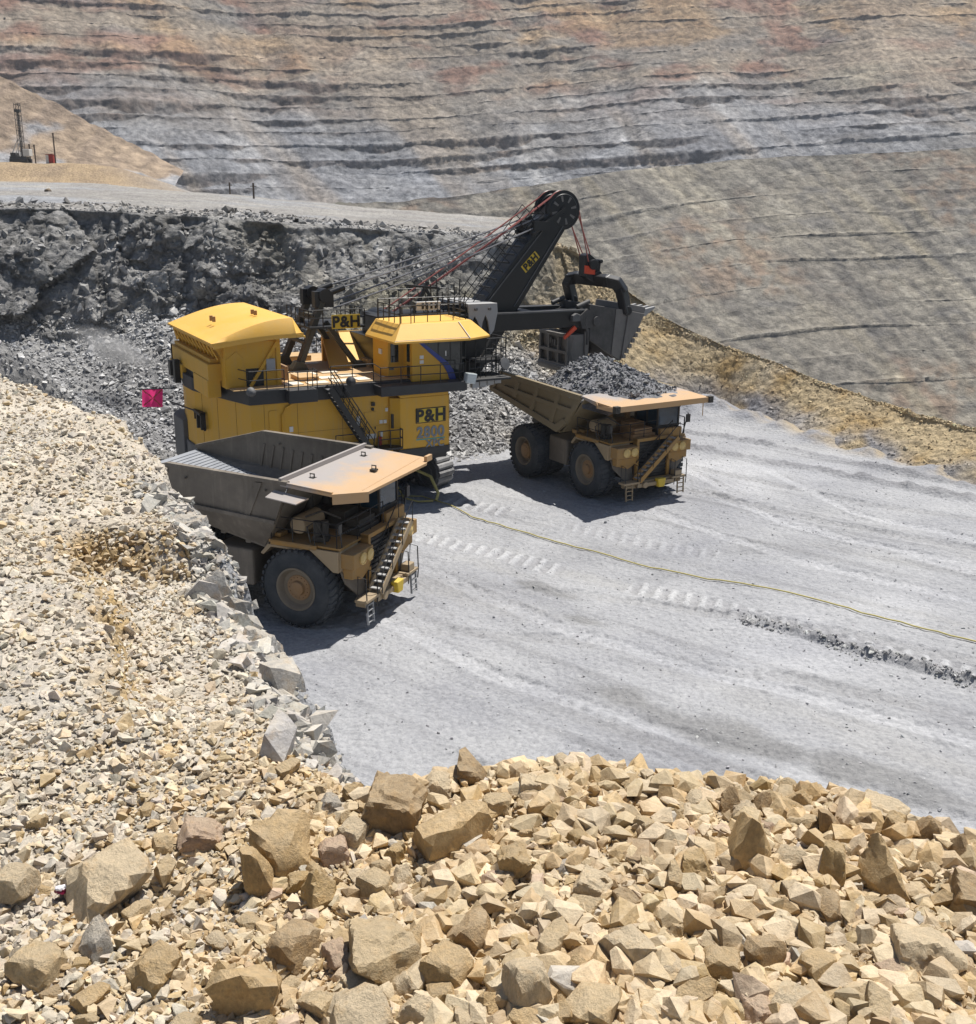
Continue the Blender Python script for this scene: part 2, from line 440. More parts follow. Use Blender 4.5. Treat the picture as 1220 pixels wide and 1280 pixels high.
LANES = [([(44,33),(30,44),(18,54.5),(10,66)], (0.46,0.465,0.48), 0.62), ([(40,24),(26,33),(14,40),(4,44),(-4,45)], (0.30,0.30,0.305), 0.6),
         ([(36,18),(24,25),(12,33),(2,40),(-6,49)], (0.45,0.455,0.47), 0.6), ([(46,44),(33,53),(20,63),(11,71)], (0.28,0.28,0.285), 0.6),
         ([(30,12),(18,20),(8,27),(-1,35)], (0.29,0.29,0.295), 0.6), ([(42,40),(30,49),(20,60),(16,74)], (0.46,0.465,0.48), 0.55)]
WINDROW = [(11.0,44.3),(12.4,43.1),(16.0,40.0),(19.2,37.4),(26,31.9)]
RUTS = [[(15.3,78.2),(20.2,74.0),(23.9,70.7),(31.1,64.3),(38,58)], [(13,85),(19,82),(24.5,76),(33,66.5)]]
def floor_height(x, y):
    p = np.stack([x, y, np.zeros_like(x)], 1)
    z = 0.22*fbm(p*0.06, 3, 5) + 0.07*fbm(p*0.4, 4, 9) + 0.05*fbm(p*1.6, 4, 12)
    col = mixc(FL_LIGHT, FL_DARK, sstep(0.15, 0.9, fbm(p*np.array([0.07,0.12,1]), 4, 31)) * 0.55)
    col = mixc(col, FL_DUST, sstep(0.1, 0.8, fbm(p*0.09, 4, 47)) * 0.7)
    # long scraped streaks along the direction the trucks leave
    a = R(-38); u = x*math.cos(a)+y*math.sin(a); v = -x*math.sin(a)+y*math.cos(a)
    q = np.stack([u*0.035, v*0.75, np.zeros_like(u)], 1)
    st = fbm(q, 4, 61)
    z = z + 0.05*st
    col = mixc(col, FL_DARK, sstep(0.15, 0.8, st)*0.55)
    q = np.stack([u*0.05, v*0.3, np.ones_like(u)], 1)
    col = mixc(col, (0.33,0.325,0.315), sstep(0.2, 0.9, fbm(q, 4, 71))*0.5)
    for pts, amt in TRACKS:
        d, al, ac, L = seg_coords(x, y, pts)
        wob = 0.12*vnoise(p*0.8, 3)
        inside = sstep(0.95, 0.75, np.abs(ac + wob)) * sstep(0.0, 0.5, al) * sstep(L, L-0.5, al)
        bar = sstep(-0.15, 0.35, np.sin(2*math.pi*(al + 0.35*ac)/0.78) + 0.5*vnoise(p*1.1, 21))
        keep = sstep(-0.75, 0.0, vnoise(p*0.5, 88) + amt - 0.5)
        w = inside*keep*amt
        z = z + w*(0.13*bar - 0.08)
        col = mixc(col, (0.455,0.46,0.47), w*bar*0.85)
        col = mixc(col, (0.29,0.29,0.30), w*(1-bar)*0.6)
    d, al, ac, L = seg_coords(x, y, WINDROW)
    w = sstep(0.5, 0.05, d + 0.4*vnoise(p*0.6, 14)) * sstep(0, 3.5, al)
    z = z + w*(0.34 + 0.2*fbm(p*1.4, 3, 15)); col = mixc(col, (0.26,0.26,0.265), w*0.8)
    for k, r in enumerate(RUTS):
        d, al, ac, L = seg_coords(x, y, r)
        w = sstep(0.9, 0.1, d + 0.45*vnoise(p*0.45, 24+k)) * sstep(-0.75, 0.1, vnoise(p*0.22, 44+k))
        z = z + w*(0.25 + 0.3*fbm(p*0.9, 3, 25)); col = mixc(col, (0.22,0.22,0.23), w*0.7)
    for k, (lane, tone, wd) in enumerate(LANES):
        d, al, ac, L = seg_coords(x, y, lane)
        for off in (-2.75, 2.75):
            e = np.abs(ac - off + 0.25*vnoise(p*0.15, 64+k))
            w = sstep(wd, wd*0.55, e)*sstep(-0.45, 0.25, vnoise(p*0.16, 74+k) + 0.25)*sstep(0, 4, al)*sstep(L, L-4, al)
            tread = 0.5+0.5*np.sin(2*math.pi*(al + 0.5*np.abs(ac-off))/0.62)
            z = z - w*(0.05 + 0.045*tread); col = mixc(col, tone, w*(0.35+0.3*tread))
            rim_ = sstep(0.3, 0.0, np.abs(e-wd))*sstep(-0.2, 0.4, vnoise(p*0.3, 84+k)); z = z + rim_*0.07*sstep(0,4,al)*sstep(L,L-4,al)
    for (cx, cy, rx, ry) in ((8.5,33.2,5.2,1.3),(12.5,30.5,4.2,1.2),(4.2,43.6,1.8,0.6),(2.6,47.5,2.8,0.7),(5.0,36.2,2.2,0.9)):
        d = np.hypot(((x-cx)*math.cos(a)+(y-cy)*math.sin(a))/rx, (-(x-cx)*math.sin(a)+(y-cy)*math.cos(a))/ry)
        col = mixc(col, (0.235,0.235,0.235), sstep(1.1, 0.3, d + 0.5*vnoise(p*0.6, 33))*0.9)
    for (hx, hy, hr, hh) in ((19.6,91.9,2.2,1.5),(22.3,88.4,1.6,0.9),(24.3,85.4,1.3,0.7),(26.2,81.6,1.6,0.8),(31.6,71.9,1.2,0.5),(15.5,89.5,2.6,1.9),(12.0,86.6,2.6,1.8),(28.6,77.0,1.2,0.5)):
        dd = np.hypot(x-hx, y-hy); g = np.exp(-(dd/hr)**2); z = z + hh*g*(1+0.35*vnoise(p*1.1, 34)); col = mixc(col, (0.25,0.255,0.275), sstep(0.15,0.6,g)*0.8)
    edge_x = np.interp(y, [20,34,52,62.5,68.5,74,80.8,88.5,94,95,110], [62,54,42,36.5,33.3,30.2,27,23.4,20.8,17,-60])
    col = mixc(col, mixc((0.38,0.31,0.21),(0.29,0.29,0.30), sstep(-0.2,0.3,fbm(p*0.35,3,92))), sstep(-2.2, 0.4, x-edge_x + 1.6*fbm(p*0.25,3,94))*0.8); z = z - 9*sstep(2.0, 4.0, x-edge_x)
    return z, col
def mult_axis(parts):
    out = []
    for a, b, n in parts: out.append(np.linspace(a, b, n, endpoint=False))
    return np.concatenate(out + [np.array([parts[-1][1]])])
gx = mult_axis([(-70,-20,60),(-20,-8,90),(-8,24,300),(24,46,110),(46,60,10)])
gy = mult_axis([(-25,12,20),(12,26,40),(26,66,390),(66,100,150)])
X, Y = np.meshgrid(gx, gy, indexing='ij')
fz, fc = floor_height(X.ravel(), Y.ravel())
o = fast_mesh('ground', np.stack([X.ravel(), Y.ravel(), fz], 1), grid_faces(len(gx), len(gy)), M['floor'], cols=fc, smooth=True)
tag(o, 'pale grey crushed rock floor of the pit bench', 'ground', kind='structure')
def floor_z(x, y): return float(floor_height(np.array([float(x)]), np.array([float(y)]))[0][0])

# ---------------------------------------------------------------- rock library
def ico(sub):
    bm = bmesh.new(); bmesh.ops.create_icosphere(bm, subdivisions=sub, radius=1.0)
    V = np.array([v.co[:] for v in bm.verts]); F = np.array([[v.index for v in f.verts] for f in bm.faces]); bm.free()
    return V, F
ICO = {k: ico(k) for k in (1, 2, 3, 4)}
def rock_shape(sub, seed, rough=0.05, stretch=None, cuts=11):
    """broken rock: sub 1-2 a bare angular hull, sub 3-4 a polyhedron with fine vertices and a rough skin"""
    r = np.random.default_rng(seed)
    st = np.array(stretch) if stretch is not None else np.array([1.0, r.uniform(0.6, 0.95), r.uniform(0.42, 0.8)])
    if sub <= 2:
        n = 9 if sub == 1 else 15
        pts = r.normal(size=(n, 3)); pts /= np.linalg.norm(pts, axis=1, keepdims=True); pts *= r.uniform(0.72, 1.0, (n, 1))
        bm = bmesh.new()
        for p in pts*st: bm.verts.new(p)
        h = bmesh.ops.convex_hull(bm, input=bm.verts)
        bmesh.ops.delete(bm, geom=[v for v in bm.verts if not v.link_faces], context='VERTS')
        bmesh.ops.triangulate(bm, faces=bm.faces)
        bm.verts.index_update()
        V = np.array([v.co[:] for v in bm.verts]); F = np.array([[v.index for v in q.verts] for q in bm.faces]); bm.free()
    else:
        V, F = ICO[sub]
        nn = r.normal(size=(cuts, 3)); nn /= np.linalg.norm(nn, axis=1, keepdims=True)
        nn = np.concatenate([nn, np.array([[1,0,0],[-1,0,0],[0,1,0],[0,-1,0],[0,0,1],[0,0,-1]]) + r.normal(0, 0.22, (6,3))]); nn /= np.linalg.norm(nn, axis=1, keepdims=True)
        d = r.uniform(0.62, 1.0, len(nn))
        c = V @ nn.T; rad = np.where(c > 0.02, d[None]/np.maximum(c, 0.02), 9).min(1)
        V = V*rad[:,None]
        nv = V/np.linalg.norm(V, axis=1, keepdims=True)
        w = worley(V*1.7 + seed*2.3, seed)
        V = V*st + nv*(rough*(0.8*fbm(V*2.6+seed, 4, seed) + 0.7*w[1]*0.6 + 0.8*w[2]))[:,None]
    V = V - (V.max(0)+V.min(0))/2
    return V/np.abs(V).max(), F
def rot_rand(n, tilt):
    """random rotations: any heading, tilted up to about tilt radians"""
    a = rng.uniform(0, 2*math.pi, n); t = rng.normal(0, tilt, n); b = rng.uniform(0, 2*math.pi, n)
    Rz = np.zeros((n,3,3)); Rz[:,0,0] = np.cos(a); Rz[:,0,1] = -np.sin(a); Rz[:,1,0] = np.sin(a); Rz[:,1,1] = np.cos(a); Rz[:,2,2] = 1
    ax = np.stack([np.cos(b), np.sin(b), np.zeros(n)], 1)
    K = np.zeros((n,3,3)); K[:,0,2] = ax[:,1]; K[:,1,2] = -ax[:,0]; K[:,2,0] = -ax[:,1]; K[:,2,1] = ax[:,0]
    Rt = np.eye(3)[None] + np.sin(t)[:,None,None]*K + (1-np.cos(t))[:,None,None]*(K@K)
    return Rt @ Rz
def scatter(name, pos, size, cols, mat, sub=1, kinds=14, tilt=0.5, seed0=100, sink=0.25, label=None, rough=0.05):
    """many loose stones as ONE mesh"""
    lib = [rock_shape(sub, seed0 + k, rough) for k in range(kinds)]
    n = len(pos); which = rng.integers(0, kinds, n); Rm = rot_rand(n, tilt)
    Vs, Fs, Cs = [], [], []; off = 0
    for k in range(kinds):
        idx = np.nonzero(which == k)[0]
        if not len(idx): continue
        LV, LF = lib[k]; zh = np.abs(LV[:,2]).max()
        W = np.einsum('nij,vj->nvi', Rm[idx], LV) * size[idx][:,None,None]
        W += pos[idx][:,None,:]; W[:,:,2] += (size[idx]*zh*(1-2*sink))[:,None]
        Vs.append(W.reshape(-1,3)); m = len(LV)
        Fs.append((LF[None] + (np.arange(len(idx))*m)[:,None,None]).reshape(-1,3) + off); off += len(idx)*m
        Cs.append(np.repeat(cols[idx], m, 0))
    o = fast_mesh(name, np.concatenate(Vs), np.concatenate(Fs), mat, cols=np.concatenate(Cs), smooth=False)
    if label: tag(o, label, 'rubble', kind='stuff')
    return o
def gauss_cols(base, n, spread=0.14, hue=0.012):
    k = np.clip(rng.normal(1, spread, n), 0.5, 1.6)[:,None]
    return np.clip(np.array(base)[None]*k*(1+rng.normal(0, hue, (n,3))), 0.02, 0.85)

# loose grit on the pit floor
n = 6000
px_ = rng.uniform(-8, 34, n); py_ = 24 + 66*rng.uniform(0, 1, n)**1.15
fzz, fcc = floor_height(px_, py_)
scatter('loose_gravel', np.stack([px_, py_, fzz], 1), rng.lognormal(-3.45, 0.45, n), gauss_cols((0.40,0.40,0.405), n, 0.2), M['scree'], sub=1, kinds=10,
        label='small loose grey stones strewn over the pit floor')
n = 800
t = rng.uniform(0.12, 1, n)
wp = np.array(WINDROW); ss = np.linspace(0, 1, len(wp))
wx = np.interp(t, ss, wp[:,0]) + rng.normal(0, 0.22, n) + 0.35*np.sin(t*23); wy = np.interp(t, ss, wp[:,1]) + rng.normal(0, 0.33, n)
fzz, fcc = floor_height(wx, wy)
scatter('windrow_gravel', np.stack([wx, wy, fzz], 1), rng.lognormal(-2.9, 0.4, n), gauss_cols((0.33,0.33,0.33), n, 0.25), M['scree'], sub=1, kinds=10,
        label='dark ridge of loose stones beside the crawler track marks')

# ---------------------------------------------------------------- blasted bank behind the shovel, falling to the tan berm on the right
# toe x, toe y, crest x, crest y, crest z, plateau kind (0..1 left rise), tan (0..1), cliff (0..1)
ST = np.array([
 (-46,30,  -62,30,  14.0, 1.0, 0.0, 0.2),
 (-40,48,  -58,50,  15.0, 1.0, 0.0, 0.3),
 (-36,62,  -58,78,  16.3, 1.0, 0.0, 0.8),
 (-33,70,  -46,92,  16.8, 1.0, 0.0, 1.0),
 (-27,73,  -33,92,  16.6, 1.0, 0.0, 1.0),
 (-18,74,  -22,92,  16.1, 0.8, 0.0, 1.0),
 (-10,75,  -11.5,93,15.4, 0.3, 0.0, 1.0),
 (-1.2,75, -3.0,93, 14.9, 0.0, 0.05, 1.0),
 (2.6,79,  3.0,94.5,14.5, 0.0, 0.15, 1.0),
 (7.0,84,  7.4,97,  13.6, 0.0, 0.45, 0.9),
 (12.0,89, 10.6,99, 11.2, 0.0, 0.8, 0.55),
 (17.5,93.5,16.3,100,7.4, 0.0, 1.0, 0.15),
 (20.8,94, 21.5,97.5, 5.3, 0.0, 1.0, 0.0),
 (23.4,88.5,26.6,91.5,3.9, 0.0, 1.0, 0.0),
 (27.0,80.8,31.2,84.0,3.0, 0.0, 1.0, 0.0),
 (30.2,74,  34.6,76.6,2.4, 0.0, 1.0, 0.0),
 (33.3,68.5,37.4,71,  2.1, 0.0, 1.0, 0.0),
 (36.5,62.5,40.4,65,  2.0, 0.0, 1.0, 0.0),
 (42,52,   46,54,    2.0, 0.0, 1.0, 0.0),
 (54,34,   58,36,    2.0, 0.0, 1.0, 0.0)])
seg = np.hypot(np.diff(ST[:,0]), np.diff(ST[:,1])); cum = np.concatenate([[0], np.cumsum(seg)])
NU = 760
su = np.concatenate([np.linspace(0, cum[2], 40, endpoint=False), np.linspace(cum[2], cum[16], NU-60, endpoint=False), np.linspace(cum[16], cum[-1], 20)])
Q = np.stack([np.interp(su, cum, ST[:,k]) for k in range(8)], 1)
for k in range(8):                                   # soften the corners
    Q[:,k] = np.convolve(np.pad(Q[:,k], 9, 'edge'), np.ones(19)/19, 'valid')
toe = Q[:,:2]; cre = Q[:,2:4]; cz = Q[:,4]; lft = Q[:,5]; tanw = Q[:,6]; clf = Q[:,7]
back = cre - toe; bl = np.linalg.norm(back, axis=1, keepdims=True); bn = back/bl
# profile knots: (fraction of toe-crest run or metres behind, height)
rows = []; NS, NC, NP = 70, 90, 80
zb = cz*(0.40*clf + 0.93*(1-clf))                    # height where the scree ends and the cliff begins
fb = 0.67*clf + 0.94*(1-clf)
for i, t in enumerate(np.linspace(-0.25, 1, NS, endpoint=False)):
    f = fb*t; z = np.where(t < 0, 0.9*t*1.2, zb*t)
    rows.append((toe + back*f[:,None], z))
for i, t in enumerate(np.linspace(0, 1, NC, endpoint=False)):
    f = fb + (1-fb)*t; z = zb + (cz-zb)*(t**0.85)
    rows.append((toe + back*f[:,None], z))
flatw = (1 - sstep(0.3, 0.95, tanw))                 # plateau only where the bank is not the tan berm
dist = np.concatenate([np.linspace(0, 30, 25, endpoint=False), np.linspace(30, 150, 25, endpoint=False), np.linspace(150, 260, NP-50)])
dx_ = np.interp(cre[:,0], [-60,-46,-33,-10,5], [-0.62,-0.5,-0.36,-0.1,0.02]); dx_ = np.where(np.arange(len(su)) > 500, 0.02, dx_); dirb = np.stack([dx_, np.ones_like(dx_)], 1)
for d in dist:
    db = bn*np.minimum(d, 6) [..., None] if np.ndim(d) else bn*min(d, 6.0)
    pos = cre + db + dirb*max(d-6.0, 0)*(0.25+0.75*flatw[:,None])
    rise = lft*0.024*min(d, 140) + sstep(0.8,1.0,lft)*(4.6*float(sstep(142, 166, np.array(d))) + 0.004*max(d-166, 0)) + 0.004*d*(1-lft)
    drop = (1-flatw)*(-0.62*d) - flatw*(1-lft)*0.6*max(d-100, 0)**1.0*0.30
    rows.append((pos, cz + rise + np.where(flatw > 0.999, 0, drop) + (flatw > 0.999)*drop))
rows.append((rows[-1][0] + dirb*20, rows[-1][1] - 70.0))
NV = len(rows)
P2 = np.stack([np.concatenate([r[0], r[1][:,None]], 1) for r in rows], 1)   # NU x NV x 3
P = P2.reshape(-1,3).copy()
vi = np.tile(np.arange(NV), len(su)); ui = np.repeat(np.arange(len(su)), NV)
incliff = sstep(NS-8, NS+4, vi)*sstep(NS+NC+1, NS+NC-4, vi)*clf[ui]
inscree = sstep(NS+6, NS-6, vi)*sstep(4, 14, vi)
plat = sstep(NS+NC-1, NS+NC+3, vi)
bnu = np.concatenate([bn, np.zeros((len(su),1))], 1)[ui]
w1 = worley(P*np.array([0.22,0.22,0.16]), 3); w2 = worley(P*np.array([0.62,0.62,0.50]) + 5, 4); w3 = worley(P*np.array([2.0,2.0,2.2]) + 9, 5)
presplit = sstep(-20, -15, P[:,0] + 1.5*fbm(P*0.2, 2, 45))
fr_ = fbm(P*np.array([0.55,0.55,0.10])+13, 4, 46)
lump = (1-0.7*presplit)*(0.55*w1[1] + 0.9*w1[2] + 0.15*w2[1] + 0.38*w2[2] + 0.5*fr_) + (1-0.4*presplit)*0.17*w3[2] + 1.6*fbm(P*np.array([0.12,0.12,0.05]), 3, 40)
P += bnu*(-(lump)*incliff*0.95)[:,None]
P[:,2] += incliff*(0.14*w2[1] + 0.06*w3[1] + 0.1*w1[1])
edge = np.exp(-((vi-(NS+NC))/3.0)**2)
P += bnu*(-edge*(1.1*fbm(P2.reshape(-1,3)*0.35, 4, 77)))[:,None]*(0.3+0.7*clf[ui])[:,None]
sc_amp = (0.5*fbm(P*0.12, 3, 50) + 0.13*fbm(P*0.8, 4, 52) + 0.05*w3[1])
P[:,2] += sc_amp*inscree*1.0
tanu = tanw[ui]
bermlump = tanu*sstep(2, 20, vi)*sstep(NV, NS+NC+10, vi)
P[:,2] += bermlump*(0.38*fbm(P*0.15, 3, 63) + 0.06*fbm(P*1.0, 3, 64))
# scree fan on the left
for (hx, hy, hr, hh) in ((-31,68,5.5,5.0),(-37,66,9,6.0),(-26,84,4,2.5),(-18.5,85,4,2.0)):
    dd = np.hypot(P[:,0]-hx, P[:,1]-hy); P[:,2] += hh*np.exp(-(dd/hr)**2)*sstep(NS+NC-20, NS-20, vi)*sstep(-1, 12, vi)
rough = 0.06*fbm(P*1.1, 3, 81)*plat + plat*0.25*fbm(P*0.12, 4, 83)*(1-tanu)
P[:,2] += rough
# colours
G_DARK = np.array((0.20,0.196,0.19)); G_MID = np.array((0.31,0.306,0.297)); G_PALE = np.array((0.47,0.462,0.446)); TAN = np.array((0.46,0.37,0.235)); OCH = np.array((0.22,0.195,0.115))
nA = fbm(P*0.12, 4, 101); nB = fbm(P*0.5, 4, 103)
c = mixc(G_MID, G_DARK, sstep(-0.2, 0.7, nA + 0.4*nB)); c = mixc(c, G_PALE, sstep(0.1, 0.8, w2[1]*0.6 + nB*0.6)*incliff*0.8)
och = sstep(-0.25, 0.35, fbm(P*0.10 + 40, 3, 111) + 0.3*sstep(-16, -4, P[:,0]) - 0.15)*incliff*sstep(-24, -16, P[:,0])
c = mixc(c, OCH, och*0.75)
c = mixc(c, (0.44,0.41,0.345), sstep(0.15,0.5,fbm(P*np.array([0.3,0.3,0.15])+71, 4, 117))*incliff*sstep(-24,-8,P[:,0])*0.8)
c = mixc(c, c*0.5, sstep(0.05,0.5,fbm(P*np.array([0.9,0.9,0.12])+33, 4, 119))*incliff*0.7)
c = mixc(c, (0.16,0.155,0.145), incliff*sstep(0.16,0.03,w2[3])*0.6)
c = mixc(c, (0.36,0.36,0.36), inscree*0.6)
pc = mixc((0.335,0.32,0.30), (0.41,0.395,0.37), sstep(-0.4, 0.6, fbm(P*0.07, 4, 121)))
pc = mixc(pc, (0.36,0.375,0.40), sstep(0.1, 0.7, fbm(P*0.05+9, 4, 123))*0.8)
dcum = P[:,1]-cre[ui][:,1]
mound = sstep(0.8,1.0,lft[ui])*sstep(138, 144, dcum)
pc = mixc(pc, mixc((0.40,0.30,0.19), (0.34,0.26,0.18), sstep(-0.3,0.5,fbm(P*0.09,4,125))), mound)
c = mixc(c, pc, plat)
tc = mixc(TAN, (0.42,0.30,0.15), sstep(-0.1, 0.7, fbm(P*0.25, 4, 131))); tc = mixc(tc, (0.50,0.435,0.33), sstep(0.1, 0.7, fbm(P*0.18+7, 4, 133))*0.8)
low = sstep(44, 14, vi + 16*fbm(P*0.18+21, 3, 137))
tc = mixc(tc, (0.29,0.29,0.305), low*sstep(-0.4, 0.3, fbm(P*0.22+3, 3, 135)))
c = mixc(c, tc, sstep(0.1, 0.75, tanu + 0.28*nA))
c = c*(1 + 0.16*fbm(P*1.3, 3, 141))[:,None]
bank = fast_mesh('terrain', P, grid_faces(len(su), NV), M['bank'], cols=c, smooth=True)
tag(bank, 'blasted grey rock bank and upper bench behind the shovel', 'terrain', kind='structure')

# broken rock lying on the scree and the tan berm
def on_bank(n, vlo, vhi, ulo=0, uhi=None, wt=None):
    G = P.reshape(len(su), NV, 3); CG = c.reshape(len(su), NV, 3)
    uhi = uhi or len(su)-2
    u = rng.uniform(ulo, uhi, n); v = rng.uniform(vlo, vhi, n)
    i = u.astype(int); j = v.astype(int); fu = (u-i)[:,None]; fv = (v-j)[:,None]
    return (G[i,j]*(1-fu)*(1-fv)+G[i+1,j]*fu*(1-fv)+G[i,j+1]*(1-fu)*fv+G[i+1,j+1]*fu*fv), CG[i,j]
p1, c1 = on_bank(30000, 4, NS+10, 30, 470)
k = rng.normal(1.0, 0.28, len(p1))[:,None]
scatter('broken_rock_scree', p1, rng.lognormal(-2.25, 0.45, len(p1)), np.clip(c1*1.25*k, 0.05, 0.7), M['scree'], sub=1, kinds=10, tilt=0.8,
        label='grey broken rock scree below the blasted rock face')
p1, c1 = on_bank(1500, NS-4, NS+NC-12, 60, 330)
scatter('blasted_face_blocks', p1, rng.lognormal(-1.7, 0.45, len(p1)), np.clip(c1*rng.normal(1.08, 0.16, len(p1))[:,None], 0.05, 0.6), M['scree'], sub=1, kinds=16, tilt=1.2, sink=0.62, seed0=160, label='fractured angular blocks standing in the blasted rock face')
p1, c1 = on_bank(6000, 3, NS+NC+8, 440, 735)
k = rng.normal(1.12, 0.2, len(p1))[:,None]
scatter('berm_rubble', p1, rng.lognormal(-2.95, 0.5, len(p1)), np.clip(c1*k, 0.05, 0.6), M['scree'], sub=1, kinds=10, tilt=0.8,
        label='tan broken rock along the sloping berm behind the loaded truck')
p1, c1 = on_bank(2600, NS+NC, NS+NC+12, 60, 480)
scatter('bench_edge_stones', p1, rng.lognormal(-2.0, 0.5, len(p1)), np.clip(c1*rng.normal(0.95,0.25,len(p1))[:,None], 0.05, 0.6), M['scree'], sub=1, kinds=10, tilt=0.8,
        label='stones along the edge of the upper bench')

# ---------------------------------------------------------------- far pit walls: terraces cut in the rock
def terraces(name, foot, ang, nb, bh, scree, berm, cols_fn, seed, nseg=(3,6,7), slope=math.tan(R(37)), cliff=math.tan(R(63)), warp=3.0, tilt=None, rough=1.0, label=None):
    """foot: (n,3) points of the lowest line; ang: horizontal direction the wall climbs (n,2); nb benches of height bh"""
    n = len(foot); s = np.arange(n)
    L = np.concatenate([[0], np.cumsum(np.linalg.norm(np.diff(foot[:,:2], axis=0), axis=1))])
    rr = np.zeros(n); zz = np.zeros(n); out = []; kinds = []; shares = []
    for b in range(nb):
        q = np.stack([L*0.012, np.full(n, b*0.9), np.full(n, 0.3)], 1); qz = np.stack([L*0.009, np.full(n, b*0.22), np.full(n, 7.3)], 1)
        a = np.clip(scree + 0.40*fbm(q*1.0, 3, seed+b) + 0.75*fbm(qz, 3, seed+33), 0.12, 1.0)          # share of the bench that is scree
        q2 = np.stack([L*0.05, np.full(n, b*1.7), np.full(n, 0.9)], 1)
        a = np.clip(a + 0.34*(1-0.8*sstep(0.9,1,a))*fbm(q2, 3, seed+50+b), 0.08, 0.9999)
        q3 = np.stack([L*0.0075 + b*0.23, np.full(n, b*0.30), np.full(n, 2.3)], 1)
        fill = sstep(-0.2, 0.25, fbm(q3, 3, seed+70) + 0.2*vnoise(np.stack([L*0.03, np.full(n, b*3.1), np.full(n, 1.3)], 1), seed+71)); a = a + (1-a)*fill
        w = np.clip(berm*(1 + 0.9*fbm(q*0.8+4, 2, seed+80+b))*(1-0.95*fill), 0.1, None)
        h = bh*(1 + 0.12*vnoise(q*0.7+8, seed+9+b))
        shares += [1-a]*sum(nseg)
        for j in range(nseg[0]):
            t = j/nseg[0]; out.append((rr + w*t, zz + 0.15*t*w*0.1)); kinds.append((b, 0, t))
        rr = rr + w
        for j in range(nseg[1]):
            t = j/nseg[1]; out.append((rr + a*h*t/slope, zz + a*h*t)); kinds.append((b, 1, t))
        rr = rr + a*h/slope; zz = zz + a*h
        for j in range(nseg[2]):
            t = j/nseg[2]; out.append((rr + (1-a)*h*t/cliff, zz + (1-a)*h*t)); kinds.append((b, 2, t))
        rr = rr + (1-a)*h/cliff; zz = zz + (1-a)*h
    nv = len(out)
    V = np.zeros((n, nv, 3))
    for j, (r_, z_) in enumerate(out):
        V[:,j,0] = foot[:,0] + ang[:,0]*r_; V[:,j,1] = foot[:,1] + ang[:,1]*r_; V[:,j,2] = foot[:,2] + z_
    V = V.reshape(-1,3); kd = np.tile(np.array([k[1] for k in kinds]), n); kb = np.tile(np.array([k[0] for k in kinds]), n)
    uu = np.repeat(L, nv); an = np.repeat(ang, nv, 0)
    big = warp*fbm(V*0.006, 3, seed+200)*4
    g = np.stack([uu*0.10, V[:,2]*0.02, np.zeros(len(V))], 1)
    gul = fbm(g, 4, seed+210)
    w = worley(V*np.array([0.10,0.10,0.14]), seed+220); w5 = worley(V*np.array([0.3,0.3,0.4]), seed+230)
    d = big + rough*(1.1*gul + 1.0*fbm(V*np.array([0.10,0.10,0.06]), 4, seed+240) + (kd == 2)*0.8*w5[2] + 0.7*w[2])
    V[:,0] -= an[:,0]*d; V[:,1] -= an[:,1]*d
    V[:,2] += rough*(0.8*fbm(V*0.05, 3, seed+250) + 0.35*w5[1]*(kd < 2)) + 2.2*fbm(np.stack([uu*0.008, kb*0.6, np.zeros(len(V))], 1), 3, seed+260)
    sh = np.stack(shares, 1).reshape(-1)
    col = cols_fn(V, uu, kd, kb, gul, sh)
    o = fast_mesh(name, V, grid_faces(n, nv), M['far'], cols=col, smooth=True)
    tag(o, label, 'pit wall', kind='structure')
    return o
